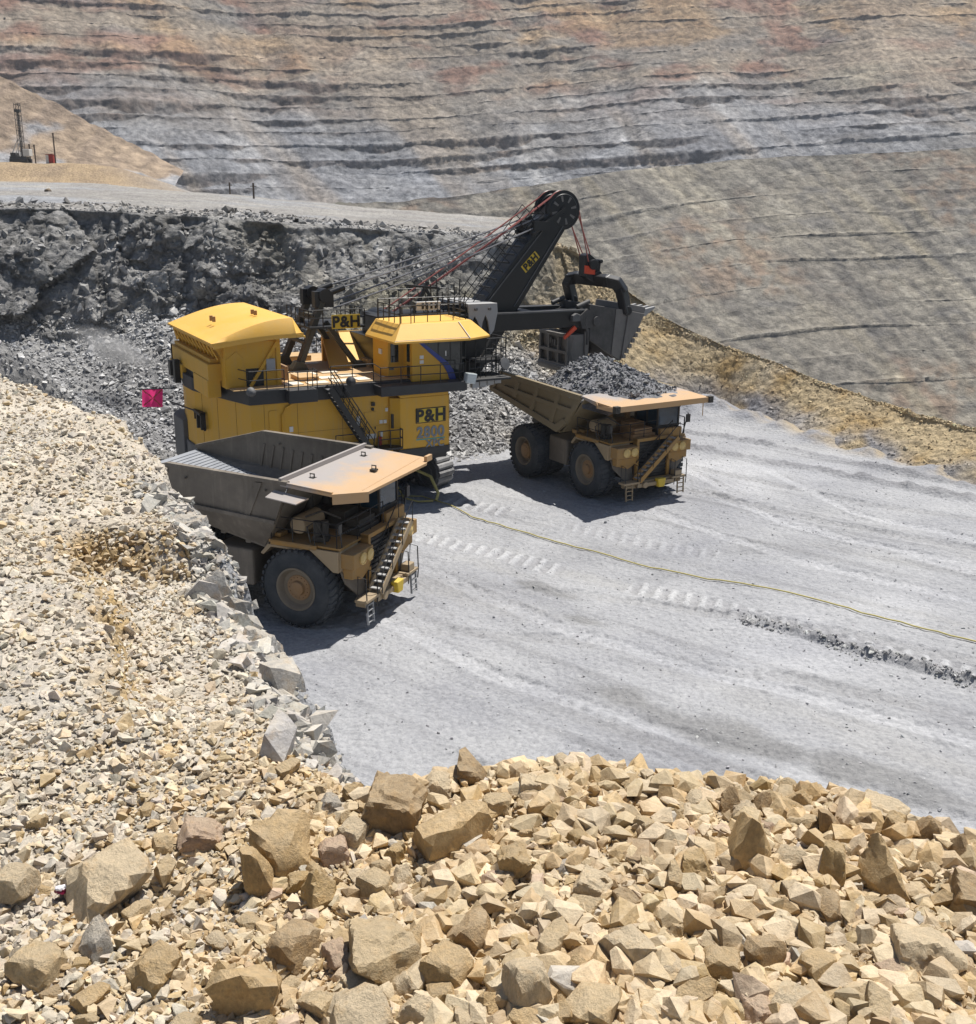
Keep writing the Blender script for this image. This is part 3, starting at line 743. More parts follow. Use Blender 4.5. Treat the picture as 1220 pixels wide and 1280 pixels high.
def far_cols(V, uu, kd, kb, gul, sh):
    x, z = V[:,0], V[:,2]
    a1 = fbm(V*np.array([0.006,0.006,0.014]), 4, 301); a2 = fbm(V*np.array([0.02,0.02,0.05]), 4, 303); a3 = fbm(V*0.09, 4, 305)
    st = fbm(np.stack([uu*0.06 + 0.03*z, z*0.012, np.zeros(len(V))], 1), 4, 307)
    col = mixc((0.34,0.285,0.225), (0.27,0.245,0.215), sstep(-0.4, 0.5, a1 + 0.4*a3))
    red = sstep(-0.1, 0.4, a2 + 0.5*fbm(V*0.008+6, 3, 309) + 0.25*sstep(0, -250, x) - 0.12)
    col = mixc(col, (0.29,0.165,0.12), red*0.85*sstep(60, 110, z))
    col = mixc(col, (0.45,0.31,0.18), sstep(0.05, 0.45, fbm(V*np.array([0.012,0.012,0.03])+3, 4, 311))*0.7*sstep(70, 130, z))
    col = mixc(col, (0.40,0.36,0.28), sstep(0.15, 0.6, fbm(V*np.array([0.010,0.010,0.03])+13, 4, 312))*0.6*sstep(50, 250, x))
    bluish = sstep(105, 48, z + 34*a1 + 14*a2)
    col = mixc(col, (0.30,0.315,0.345), bluish*0.85)
    col = mixc(col, (0.41,0.42,0.44), bluish*sstep(0.1, 0.6, st)*0.8)
    col = mixc(col, (0.21,0.205,0.205), sstep(0.2, 0.75, fbm(V*np.array([0.018,0.018,0.06])+21, 4, 313))*0.55)
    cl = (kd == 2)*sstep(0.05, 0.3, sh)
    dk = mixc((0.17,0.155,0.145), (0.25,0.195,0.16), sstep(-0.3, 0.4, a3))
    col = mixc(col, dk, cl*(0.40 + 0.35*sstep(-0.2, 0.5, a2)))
    col = mixc(col, mixc(col*1.28, (0.40,0.36,0.31), 0.3), sstep(0.15, 0.6, st)*0.65)
    zone = sstep(-0.1, 0.5, fbm(V*np.array([0.007,0.007,0.010])+51, 3, 319) + 0.45*sstep(-60,-260,x) - 0.1)
    col = mixc(col, mixc((0.20,0.12,0.095), (0.30,0.20,0.15), sstep(-0.3,0.4,a3)), zone*cl*sstep(-0.25,0.25,a2)*sstep(70,110,z)*0.8)
    chute = sstep(0.12, 0.5, fbm(np.stack([uu*0.018 + 0.012*z, z*0.004, np.full(len(V), 5.0)], 1), 4, 321)); col = mixc(col, (0.37,0.31,0.245), chute*0.6)
    pt = fbm(V*np.array([0.03,0.03,0.11])+31, 4, 317)
    col = mixc(col, col*0.55, sstep(0.2, 0.6, pt)*0.55); col = mixc(col, col*1.35, sstep(0.2, 0.6, -pt)*0.5)
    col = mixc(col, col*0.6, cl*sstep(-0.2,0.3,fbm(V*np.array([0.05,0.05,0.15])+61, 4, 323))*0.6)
    return col*np.array((0.80,0.80,0.80))*(1 + 0.26*fbm(V*0.25, 3, 315))[:,None]
def line3(pts, n):
    pts = np.array(pts, float); l = np.concatenate([[0], np.cumsum(np.linalg.norm(np.diff(pts[:,:2], axis=0), axis=1))])
    s = np.linspace(0, l[-1], n); q = np.stack([np.interp(s, l, pts[:,k]) for k in range(3)], 1)
    m = max(3, n//12) | 1
    for k in range(3): q[:,k] = np.convolve(np.pad(q[:,k], m//2, 'edge'), np.ones(m)/m, 'valid')[:n]
    t = np.gradient(q[:,:2], axis=0); t /= np.linalg.norm(t, axis=1, keepdims=True)
    return q, np.stack([-t[:,1], t[:,0]], 1)
foot, ang = line3([(-560,330,8),(-390,470,8),(-330,590,10),(-210,650,12),(-60,690,14),(120,700,31),(330,690,46),(560,640,54),(760,560,58)], 1250)
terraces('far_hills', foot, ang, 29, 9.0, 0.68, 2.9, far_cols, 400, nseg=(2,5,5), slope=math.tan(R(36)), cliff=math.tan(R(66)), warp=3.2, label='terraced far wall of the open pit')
def mid_cols(V, uu, kd, kb, gul, sh):
    z = V[:,2]
    st = fbm(np.stack([uu*0.16 + 0.12*z, z*0.022, np.zeros(len(V))], 1), 5, 507, 0.6)
    a1 = fbm(V*0.02, 4, 501); a3 = fbm(V*0.1, 4, 505)
    col = mixc((0.27,0.247,0.205), (0.225,0.21,0.182), sstep(-0.4, 0.5, a1))
    col = mixc(col, (0.165,0.155,0.14), sstep(0.0, 0.6, st + 0.3*a3)*0.85)
    col = mixc(col, (0.36,0.335,0.285), sstep(0.1, 0.7, -st)*0.6)
    col = mixc(col, (0.27,0.195,0.14), sstep(0.15, 0.6, fbm(V*np.array([0.012,0.012,0.02])+5, 5, 511) + 0.25*sstep(60,160,V[:,0])*sstep(-40,10,z))*0.7*sstep(-0.3,0.3,a3))
    col = mixc(col, (0.16,0.155,0.15), sstep(0.35, 0.65, fbm(V*np.array([0.04,0.04,0.09])+11, 4, 513))*0.6)
    yst = fbm(np.stack([uu*0.05 + 0.04*z, z*0.012, np.ones(len(V))], 1), 4, 519); col = mixc(col, (0.37,0.325,0.235), sstep(0.1,0.6,yst)*0.6)
    col = np.where((kd == 0)[:,None], mixc(col, (0.33,0.32,0.29), 0.45*sstep(-0.3,0.3,a1)), col)
    col = mixc(col, (0.17,0.165,0.16), (kd == 2)*sstep(0.03,0.15,sh)*0.45*sstep(-0.2,0.4,a3))
    return col*(1 + 0.16*fbm(V*0.35, 3, 515))[:,None]
foot, ang = line3([(-150,330,-150),(-20,352,-136),(120,362,-116),(270,352,-103),(420,320,-98),(560,260,-96)], 900)
terraces('hills', foot, ang, 16, 9.6, 1.0, 1.9, mid_cols, 600, nseg=(3,9,3), cliff=math.tan(R(50)), warp=1.6, rough=0.55, label='greyish lower wall of the pit under the haul ramp')

# ground between the mid wall's top and the foot of the far wall
bx = np.linspace(-560, 620, 240); bt = np.linspace(0, 1, 40)
BX, BT = np.meshgrid(bx, bt, indexing='ij')
yn = np.interp(BX, [-560,-150,-20,120,270,420,620], [330,560,575,592,588,562,500]); yf = np.interp(BX, [-560,-390,-330,-210,-60,120,330,560,620], [335,480,600,660,705,715,705,655,640])
BY = yn + (yf-yn)*BT
zn = np.interp(BX, [-560,-150,-20,120,270,420,620], [6,8,14.5,34.5,47,53,55])
BZ = zn - 1.5 + 1.0*BT
pb = np.stack([BX.ravel(), BY.ravel(), BZ.ravel()], 1)
pb[:,2] += 0.7*fbm(pb*0.03, 4, 701)
cb = mixc((0.37,0.36,0.34), (0.33,0.335,0.345), sstep(-0.4,0.4,fbm(pb*0.03, 4, 703)))
tag(fast_mesh('road', pb, grid_faces(len(bx), len(bt)), M['far'], cols=cb, smooth=True), 'pale haul road under the terraced far wall', 'road', kind='structure')

# tan tip slope behind the drill rig
tt = np.linspace(0, 1, 170); dv = np.linspace(0, 1, 110)
T, D = np.meshgrid(tt, dv, indexing='ij')
tx = -260 + 153*T; ty = 400 - 18*T; tz = 100 - 74*T
hx = tx + (-8 + 30*T)*0 ; 
fx = np.interp(T, [0,1], [-285,-104]); fy = np.interp(T, [0,1], [300,356]); fzv = np.full_like(T, 19.0)
PX = tx + (fx-tx)*D; PY = ty + (fy-ty)*D; PZ = tz + (fzv-tz)*D
ps = np.stack([PX.ravel(), PY.ravel(), PZ.ravel()], 1)
stk = fbm(np.stack([T.ravel()*26, D.ravel()*1.2, np.zeros(T.size)], 1), 4, 711)
ps[:,2] += 0.8*stk + 0.5*fbm(ps*0.15, 4, 713)
cs = mixc((0.36,0.28,0.205), (0.30,0.235,0.18), sstep(-0.4,0.5,stk))
gmask = sstep(0.05, 0.45, fbm(ps*0.045, 4, 715) + 1.1*(D.ravel()-0.35) - 0.15*T.ravel() + 0.12)
cs = mixc(cs, mixc((0.33,0.335,0.35), (0.42,0.42,0.43), sstep(-0.2,0.5,stk)), gmask)
tag(fast_mesh('tip_slope_terrain', ps, grid_faces(len(tt), len(dv)), M['far'], cols=cs, smooth=True), 'tan tipped slope behind the drill rig', 'slope', kind='structure')
# ---------------------------------------------------------------- lettering
def letters(name, text, size, origin, xdir, ydir, mat, parent, bold=0.0, depth=0.02, xscale=1.0):
    cu = bpy.data.curves.new(name, 'FONT'); cu.body = text; cu.size = size; cu.extrude = depth; cu.offset = bold
    cu.align_x = 'CENTER'; cu.align_y = 'CENTER'; cu.space_character = 1.0 + bold*3
    tmp = bpy.data.objects.new(name, cu); COL.objects.link(tmp)
    bpy.context.view_layer.update()
    me = bpy.data.meshes.new_from_object(tmp.evaluated_get(bpy.context.evaluated_depsgraph_get()))
    bpy.data.objects.remove(tmp); bpy.data.curves.remove(cu)
    x = Vector(xdir).normalized(); y = Vector(ydir).normalized(); z = x.cross(y)
    cxy = [(min(v.co[k] for v in me.vertices)+max(v.co[k] for v in me.vertices))/2 for k in (0,1)]
    for v in me.vertices:
        c = v.co.copy(); v.co = Vector(origin) + x*(c.x-cxy[0])*xscale + y*(c.y-cxy[1]) + z*c.z
    me.materials.clear(); me.materials.append(mat); me.name = name
    o = bpy.data.objects.new(name, me); COL.objects.link(o); o.parent = parent
    return o

# ---------------------------------------------------------------- haul trucks
def tyre_mesh():
    b = MB()
    b.lathe([(0.10,0.93),(0.03,1.02),(0.0,1.18),(0.0,1.42),(0.06,1.60),(0.14,1.70),(0.24,1.735),(0.91,1.735),(1.01,1.70),(1.09,1.60),(1.15,1.42),(1.15,1.18),(1.12,1.02),(1.05,0.93)], (0,0,0), (0,1,0), 64)
    m = 34
    for k in range(m):
        for side in (0, 1):
            t = 2*math.pi*(k + 0.5*side)/m
            for (ya, yb, dt) in (((0.04,0.50,0.05) if side == 0 else (0.65,1.11,-0.05)),):
                hw = 0.105; vs = []
                for (yy, tt) in ((ya, t-dt*(1 if side==0 else -1)*0.0), (yb, t+0.06)):
                    edge = (yy < 0.1 or yy > 1.05)
                    for (dr, dth) in ((1.66 if edge else 1.72, -hw/1.75), (1.66 if edge else 1.72, hw/1.75), (1.765 if edge else 1.80, hw/1.75*0.85), (1.765 if edge else 1.80, -hw/1.75*0.85)):
                        a = tt + dth; vs.append((dr*math.cos(a), yy, dr*math.sin(a)))
                b.add(vs, [(0,1,2,3),(7,6,5,4),(0,4,5,1),(1,5,6,2),(2,6,7,3),(3,7,4,0)])
    return b
def rim_mesh(rear):
    b = MB()
    b.lathe([(0.12,0.95),(0.03,0.97),(0.03,0.90),(0.10,0.84),(0.16,0.82),(0.42 if rear else 0.30,0.76),(0.44 if rear else 0.32,0.0)], (0,0,0), (0,1,0), 40)
    return b
def hub_mesh(rear):
    b = MB()
    if rear: b.lathe([(0.44,0.56),(0.20,0.52),(0.16,0.40),(0.10,0.36),(0.08,0.0)], (0,0,0), (0,1,0), 28)
    else: b.lathe([(0.33,0.60),(0.27,0.56),(0.25,0.34),(0.12,0.30),(0.09,0.22),(0.09,0.0)], (0,0,0), (0,1,0), 28)
    n = 16
    for k in range(n):
        a = 2*math.pi*k/n; rr = 0.47 if not rear else 0.46
        b.cyl((rr*math.cos(a), 0.18 if rear else 0.23, rr*math.sin(a)), (rr*math.cos(a), 0.30, rr*math.sin(a)), 0.035, 6)
    return b
TYRE = tyre_mesh().build('tyre', M['tyre'], None, smooth=35)
RIMS = {r: rim_mesh(r).build('rim', M['rim'], None, smooth=35) for r in (False, True)}
HUBS = {r: hub_mesh(r).build('hub', M['hub'], None, smooth=35) for r in (False, True)}
for t_ in (TYRE, *RIMS.values(), *HUBS.values()): COL.objects.unlink(t_)
def add_wheel(root, x, y, side, rear, hub=True):
    w = bpy.data.objects.new('wheel', TYRE.data); COL.objects.link(w); w.parent = root   # the tyre is the wheel's own mesh
    w.location = (x, y, 1.8); w.rotation_euler = (0, random.uniform(0, 1), 0) if side < 0 else (0, random.uniform(0, 1), math.pi)
    for nm, src in (('rim', RIMS[rear]), ('hub', HUBS[rear])):
        if nm == 'hub' and not hub: continue
        q = bpy.data.objects.new(nm, src.data); COL.objects.link(q); q.parent = w

def haul_truck(loc, yaw, kind, label):
    rt = empty('haul_truck', loc, yaw, label, 'haul truck', 'haul trucks in the pit')
    yel, crm = M['truck'], M['cream']
    for (x, y, s, r, h) in ((0,-3.33,-1,False,True),(0,3.33,1,False,True),(-6.1,-3.9,-1,True,True),(-6.1,-2.62,-1,True,False),(-6.1,3.9,1,True,True),(-6.1,2.62,1,True,False)):
        add_wheel(rt, x, y, s, r, h)
    b = MB()
    for s in (-1, 1):
        b.box((-8.6, s*1.0-0.22, 1.75), (2.3, s*1.0+0.22, 2.65))
        b.beam((-6.1, s*1.0, 2.2), (-9.0, s*1.0, 3.3), 0.35, 0.6)
        b.cyl((-1.6, s*1.35, 2.0), (-4.2, s*1.35, 4.3), 0.22, 14); b.cyl((-3.4, s*1.35, 3.5), (-4.6, s*1.35, 4.6), 0.15, 12)
        b.cyl((-0.0, s*1.75, 1.6), (-0.2, s*1.75, 3.6), 0.26, 14)
    b.box((-0.4,-2.3,1.45),(0.4,2.3,2.1)); b.cyl((-6.1,-2.5,1.8),(-6.1,2.5,1.8),0.75,20); b.box((-7.1,-1.3,1.2),(-5.1,1.3,2.5))
    b.box((-2.9,-1.2,1.2),(1.9,1.2,2.2)); b.box((0.3,-1.1,2.2),(2.2,1.1,3.7))
    b.box((-2.4,-1.5,2.4),(-1.2,1.5,3.6))
    b.build('chassis', M['dark'], rt)
    b = MB()
    b.box((-4.3,-3.05,1.5),(-2.3,-1.35,3.2)); b.box((-4.2,1.35,1.5),(-2.4,3.0,3.1))
    b.build_each('fuel_tank', M['body'], rt, bevel=0.12)
    # deck over the engine, fenders, steps
    b = MB()
    b.box((-1.4,-3.1,3.72),(1.0,3.1,3.84)); b.box((1.0,-3.0,3.72),(2.1,3.0,3.84)); b.box((-1.3,-3.12,3.62),(1.0,-2.98,3.80)); b.box((-1.3,2.98,3.62),(1.0,3.12,3.80))
    b.box((-2.0,-2.9,3.74),(-1.4,-2.3,3.98)); b.box((-1.5,-2.75,3.86),(-1.0,-2.2,4.05))
    b.build('deck', yel, rt, bevel=0.02)
    for s in (-1, 1):
        b = MB()
        b.prism([(0.55,3.71),(2.05,3.71),(2.05,2.78),(1.78,2.78)], 'y', s*3.06-0.06, s*3.06+0.06)
        b.box((1.95,min(s*3.0,s*1.5),2.8),(2.09,max(s*3.0,s*1.5),3.715))
        b.prism([(0.0,3.60),(0.4,3.62),(-0.1,3.5),(-1.3,3.5),(-1.7,3.1),(-1.85,3.15),(-1.45,3.62)], 'y', s*2.75-0.35, s*2.75+0.35)
        b.build('fender', crm, rt, bevel=0.02)
        # flared splash plate beside the radiator
        b = MB(); b.plate([(2.0,s*2.9,2.75),(2.0,s*1.35,2.75),(2.35,s*1.35,1.3),(2.3,s*1.9,1.35),(2.1,s*2.75,2.2)] if s < 0 else [(2.0,s*2.9,2.75),(2.1,s*2.75,2.2),(2.3,s*1.9,1.35),(2.35,s*1.35,1.3),(2.0,s*1.35,2.75)], 0.08)
        b.build('splash_plate', M['body'], rt)
        # light box with its two lamps
        b = MB(); b.box((2.0,min(s*2.95,s*1.28),2.95),(2.72,max(s*2.95,s*1.28),3.62)); b.box((2.0,min(s*2.8,s*1.3),2.45),(2.55,max(s*2.8,s*1.3),2.9))
        b.prism([(s*2.7,2.45),(s*1.9,2.2),(s*1.35,2.45)], 'x', 2.1, 2.5)
        lb = b.build('light_box', yel, rt, bevel=0.03)
        for yy in (1.62, 2.22):
            b = MB(); b.lathe([(-0.05,0.27),(0.06,0.27),(0.07,0.24),(0.045,0.225),(0.085,0.12),(0.10,0.0)], (2.73,s*yy,3.28), (1,0,0), 22)
            b.build('headlight', M['lamp'], lb, smooth=40)
    b = MB()
    for y0, y1 in ((-1.22,-1.02),(1.3,1.5)): b.box((2.05,y0,1.25),(2.46,y1,3.98))
    b.box((2.05,-1.22,3.80),(2.47,1.5,4.0)); b.box((2.05,-1.22,1.2),(2.45,1.5,1.42))
    b.build('radiator_frame', yel, rt, bevel=0.02)
    b = MB(); b.box((2.0,-1.02,1.42),(2.3,1.3,3.8))
    for k in range(11): b.beam((2.33,-1.02,1.55+0.21*k),(2.33,1.3,1.55+0.21*k),0.05,0.09)
    for k in range(5): b.box((2.3,-1.0,1.62+0.5*k),(2.36,1.28,1.65+0.5*k))
    b.build('grille', M['black'], rt)
    b = MB()
    b.box((2.45,-2.55,1.32),(3.05,-1.3,1.46)); b.box((2.45,1.3,1.32),(3.05,2.4,1.46)); b.box((2.3,-2.2,1.0),(2.8,2.2,1.40)); b.box((2.75,-1.5,1.05),(3.0,1.5,1.3))
    b.cyl((3.0,-0.9,1.2),(3.12,-0.9,1.2),0.2,14)
    b.build('bumper', crm, rt, bevel=0.03)
    b = MB(); b.prism([(0.0,1.5),(0.65,1.5),(0.55,0.95),(0.1,0.95)], 'x', 2.85, 3.2); b.build('tow_hook', M['signyellow'], rt, bevel=0.04)
    b = MB(); b.box((2.55,1.55,1.47),(3.0,2.1,1.8)); b.build('battery_box', crm, rt, bevel=0.03)
    # diagonal staircase across the radiator
    b = MB(); p0 = Vector((2.86,-1.45,1.5)); p1 = Vector((2.86,1.5,3.98))
    for xo in (-0.32, 0.32): b.beam(p0+Vector((xo,0,0)), p1+Vector((xo,0,0)), 0.07, 0.26)
    st = b.build('staircase', yel if kind != 'empty' else crm, rt)
    b = MB()
    for k in range(11):
        c = p0.lerp(p1, (k+0.6)/11); b.box((2.56,c.y-0.13,c.z-0.02),(3.16,c.y+0.13,c.z+0.03))
    b.build('tread', M['lightgrey'], st)
    b = MB()
    for xo in (-0.34, 0.36):
        q0 = p0+Vector((xo,0,0.9)); q1 = p1+Vector((xo,0,0.95)); b.tube([p0+Vector((xo,0,0)), q0, q1, p1+Vector((xo,0,0.0))], 0.028, 6)
        for k in (0.33,0.66): c = p0.lerp(p1,k)+Vector((xo,0,0)); b.tube([c, c+Vector((0,0,0.92))], 0.022, 5)
    b.build('handrail', M['railblack'], st)
    for s in (-1, 1):
        b = MB()
        for yy in (1.82, 2.32): b.beam((2.98,s*yy,0.30),(2.92,s*yy,1.42),0.05,0.09)
        for k in range(4): b.beam((2.97,s*1.82,0.40+0.27*k),(2.97,s*2.32,0.40+0.27*k),0.09,0.04)
        b.build('ladder', M['lightgrey'] if kind == 'empty' else crm, rt)
    b = MB()
    for s in (-1, 1):
        for yy in (1.5, 2.45): b = MB(); b.tube([(2.98,s*yy,0.9),(3.02,s*yy,1.3),(2.98,s*yy,2.45),(2.6,s*yy,2.5),(2.55,s*yy,1.45)], 0.028, 6); b.build('grab_rail', M['railblack'], rt)
    b = MB()
    b.rail([(-1.3,-3.02,3.84),(1.95,-3.02,3.84),(2.08,-1.5,3.84),(2.2,0.6,3.95)], 1.05, 0.026, 1.1)
    b.build('deck_rail', M['railblack'], rt); b = MB()
    b.rail([(2.08,2.9,3.84),(1.9,3.02,3.84),(0.6,3.02,3.84)], 1.05, 0.026, 0.9)
    b.build('deck_rail', M['railblack'], rt)
    # cab on the left of the deck
    b = MB(); b.box((-0.3,0.75,3.84),(1.95,2.55,4.55)); b.box((-0.32,0.72,5.62),(2.02,2.58,5.80))
    for (x,y) in ((-0.25,0.8),(1.9,0.8),(-0.25,2.5),(1.9,2.5),(0.9,2.5),(0.9,0.8)): b.box((x-0.06,y-0.06,4.5),(x+0.06,y+0.06,5.65))
    cab = b.build('cab', M['dark'], rt, bevel=0.03)
    b = MB(); b.box((-0.22,0.82,4.54),(1.90,2.48,5.63)); b.build('window', M['blueglass'], cab)
    b = MB(); b.box((2.03,0.75,3.85),(2.3,2.5,4.4)); b.build('cab_panel', yel, rt, bevel=0.04)
    # engine housing, air cleaners, tank
    b = MB(); b.box((1.0,-1.2,3.85),(2.0,0.6,4.15)); b.box((0.1,-0.7,3.85),(1.0,0.5,4.7)); b.box((1.2,-1.0,4.15),(1.9,0.4,4.5)); b.box((-1.2,-2.0,3.85),(-0.5,1.4,4.6))
    b.cyl((-0.7,-0.9,3.9),(-0.7,-0.9,5.4),0.2,14); b.cyl((-0.7,0.5,3.9),(-0.7,0.5,5.4),0.2,14)
    b.build('engine_housing', M['dark'] if kind == 'empty' else M['hub'], rt, bevel=0.03)  # dark on the empty truck: shade beneath its canopy put into the colour
    b = MB(); b.lathe([(0.0,0.0),(0.0,0.22),(0.05,0.36),(0.14,0.40),(1.6,0.40),(1.7,0.30),(1.72,0.0)], (-0.15,-2.75,4.50), (0,1,0), 28); b.build('tank', crm, rt, smooth=40)
    b = MB()
    for (x,y) in ((0.7,-2.5),(0.95,-2.3)): b.cyl((x,y,3.84),(x,y,4.75),0.17,14)
    b.box((0.55,-2.7,3.9),(1.1,-2.1,4.1)); b.tube([(0.6,-2.9,3.9),(0.5,-3.0,4.6),(0.9,-2.9,4.9),(1.2,-2.8,4.2),(1.3,-2.9,3.9)],0.04,6); b.tube([(0.2,-2.6,4.9),(0.9,-2.4,5.2),(1.3,-1.6,4.7)],0.05,6)
    b.build('filter_cluster', M['dark'], rt, smooth=40)
    b = MB()
    b.beam((2.1,2.75,3.85),(2.15,3.1,5.2),0.05,0.05); b.box((2.1,2.95,4.6),(2.2,3.25,5.1)); b.build('mirror', M['black'], rt); b = MB(); b.beam((2.1,-2.85,3.85),(2.15,-3.1,4.9),0.04,0.04); b.box((2.12,-3.2,4.55),(2.2,-2.98,4.95))
    b.build('mirror', M['black'], rt)
    # -------- dump body
    if kind == 'empty':
        b = MB()
        for s in (-1, 1):
            y = s*3.6
            b.prism([(0.02,6.55),(-6.05,6.72),(-10.15,5.62),(-10.1,5.42),(-5.2,5.02),(-0.62,4.86)], 'y', y-0.05, y+0.05)
            top = [(0.05,y,6.60),(-6.05,y,6.78),(-10.2,y,5.66)]
            b.beam(top[0], top[1], 0.26, 0.16); b.beam(top[1], top[2], 0.26, 0.16)
            b.beam((-10.0,y+s*0.08,5.36),(-0.60,y+s*0.08,4.86),0.20,0.16)
            b.plate([(-10.1,y,5.42),(-5.2,y,5.0),(-0.62,y,4.84),(-1.75,s*2.85,3.42),(-10.1,s*2.85,5.22)][::s], 0.06)
            b.prism([(-1.18,6.50),(-1.5,6.50),(-2.2,4.92),(-1.9,4.92)], 'y', y+s*0.06-0.05, y+s*0.06+0.05)
            b.prism([(-6.0,6.6),(-6.25,6.6),(-6.6,5.1),(-6.35,5.1)], 'y', y+s*0.05-0.04, y+s*0.05+0.04)
            b.cyl((-5.1,y-0.2,6.28),(-5.1,y+0.2,6.28),0.05,8); b.cyl((-1.0,y-0.2,6.2),(-1.0,y+0.2,6.2),0.05,8)
        b.plate([(0.05,-3.55,6.52),(0.05,3.55,6.52),(-1.72,2.85,3.42),(-1.72,-2.85,3.42)], 0.10)
        b.plate([(-1.72,-2.85,3.42),(-1.72,2.85,3.42),(-10.1,2.85,5.22),(-10.1,-2.85,5.22)], 0.10)
        for k in range(6): b.box((-9.3+1.3*k,-2.8,4.75-0.27*k),(-9.05+1.3*k,2.8,5.0-0.27*k))
        body = b.build('dump_body', M['body'], rt)
        b = MB(); b.plate([(-1.6,-2.84,3.75),(-10.16,-3.45,5.50),(-10.16,3.45,5.50),(-1.6,2.84,3.75)][::-1], 0.09)
        for k in range(30):
            t = (k+0.5)/30; x = -2.2-7.8*t; z = 3.88+1.62*t*0.985; w_ = 2.72+0.62*t; b.beam((x,-w_,z+0.01),(x,w_,z+0.01),0.06,0.02)
        b.build('body_floor', M['bodyfloor'], body)
        b = MB()
        for k in range(7): b.beam((-3.0-0.55*k,3.52,4.25+0.11*k),(-2.7-0.55*k,3.52,5.9+0.05*k),0.05,0.10)
        b.build('wear_bars', M['body'], body)
        b = MB()
        b.plate([(-0.25,-3.72,6.60),(2.25,-3.72,6.42),(3.25,-2.55,6.36),(3.25,2.95,6.36),(2.75,3.72,6.40),(-0.45,3.72,6.60)], 0.12)
        b.plate([(2.25,-3.73,6.42),(2.25,-3.73,5.98),(3.27,-2.55,5.92),(3.27,-2.55,6.36)], 0.06)
        b.box((3.05,3.05,6.36),(3.2,3.6,6.62)); b.beam((-0.3,-3.65,6.70),(-0.35,3.65,6.70),0.14,0.18)
        b.beam((2.95,-2.5,6.375),(2.6,3.5,6.40),0.05,0.03); b.beam((-0.2,-3.65,6.62),(2.2,-3.65,6.45),0.10,0.08)
        can = b.build('canopy', M['canopy'], body)
        for (x,y) in ((0.35,-2.2),(0.35,2.2),(2.0,0.2)):
            b = MB(); b.box((x-0.14,y-0.14,6.48),(x+0.14,y+0.14,6.56)); b.tube([(x-0.1,y,6.54),(x-0.1,y,6.72),(x+0.1,y,6.72),(x+0.1,y,6.54)],0.035,6)
            b.build('lifting_eye', M['dark'], can)
        b = MB(); b.plate([(-0.55,-3.72,6.28),(1.1,-3.72,6.12),(0.85,-4.3,5.98),(-0.65,-4.25,6.10)][::-1], 0.05); b.build('side_flap', M['canopy'], body)
    else:
        b = MB()
        for s in (-1, 1):
            y = s*3.55
            b.prism([(-0.1,6.45),(-9.25,6.70),(-10.8,5.5),(-10.65,5.2),(-2.6,3.75),(-1.45,4.55)], 'y', y-0.05, y+0.05)
            o_ = y + s*0.10
            b.beam((-0.05,o_,6.40),(-9.4,o_,6.62),0.30,0.34,(0,1,0)) if False else b.prism([(-0.08,6.52),(-9.30,6.76),(-9.55,6.42),(-0.22,6.20)], 'y', min(y,y+s*0.30), max(y,y+s*0.30))
            rb = lambda a, c_, w: b.beam((a[0],o_,a[1]),(c_[0],o_,c_[1]),w,0.17,(0,1,0)) if False else b.prism([(a[0]-w/2,a[1]),(a[0]+w/2,a[1]),(c_[0]+w/2,c_[1]),(c_[0]-w/2,c_[1])], 'y', min(y,y+s*0.17), max(y,y+s*0.17))
            for (ta, tb) in (((-0.35,6.3),(-1.75,4.45)),((-2.5,6.3),(-3.35,4.1)),((-4.9,6.35),(-5.55,4.65)),((-7.2,6.4),(-7.6,5.2)),((-9.35,6.4),(-10.4,5.45))): rb(ta, tb, 0.42)
            b.prism([(-1.0,5.50),(-8.9,5.80),(-9.0,5.55),(-1.2,5.22)], 'y', min(y,y+s*0.18), max(y,y+s*0.18))
            b.prism([(-1.5,4.55),(-2.6,3.74),(-10.65,5.18),(-10.75,5.5),(-8.7,5.22),(-2.75,4.22),(-1.9,4.75)], 'y', min(y,y+s*0.19), max(y,y+s*0.19))
        b.plate([(0.05,-3.5,6.40),(0.05,3.5,6.40),(-2.5,3.3,3.80),(-2.5,-3.3,3.80)], 0.10)
        b.plate([(-2.5,-3.5,3.80),(-2.5,3.5,3.80),(-10.6,3.5,5.25),(-10.6,-3.5,5.25)], 0.12)
        body = b.build('dump_body', M['body_tan'], rt, bevel=0.02)
        b = MB()
        b.plate([(-0.2,-3.72,6.50),(1.55,-3.74,6.36),(1.75,-3.74,6.16),(3.35,-3.74,6.30),(3.35,3.74,6.30),(-0.2,3.72,6.50)], 0.10)
        b.box((3.26,-3.55,6.02),(3.42,3.55,6.36)); b.plate([(1.55,-3.76,6.36),(1.75,-3.76,6.16),(3.2,-3.76,6.30),(3.2,-3.76,6.02),(1.6,-3.76,6.0)], 0.05)
        b.tube([(3.3,3.2,6.0),(3.32,3.2,5.2)], 0.03, 5)
        can = b.build('canopy', M['canopy'], body)
        for s in (-1, 1):
            b = MB(); b.box((3.2,min(s*3.50,s*3.86),6.0),(3.5,max(s*3.50,s*3.86),6.40)); b.cyl((3.5,s*3.62,6.18),(3.54,s*3.62,6.18),0.09,10); b.build('marker_lamp', M['dark'], can)
    return rt

TA = haul_truck((-6.96, 45.2, 0.0), R(-22.6), 'empty', 'empty haul truck with worn grey open dump body and tan canopy, parked beside the shovel')
TB = haul_truck((8.82, 65.5, 0.0), R(-58.0), 'loaded', 'loaded tan haul truck under the shovel dipper, its body heaped with grey rock')

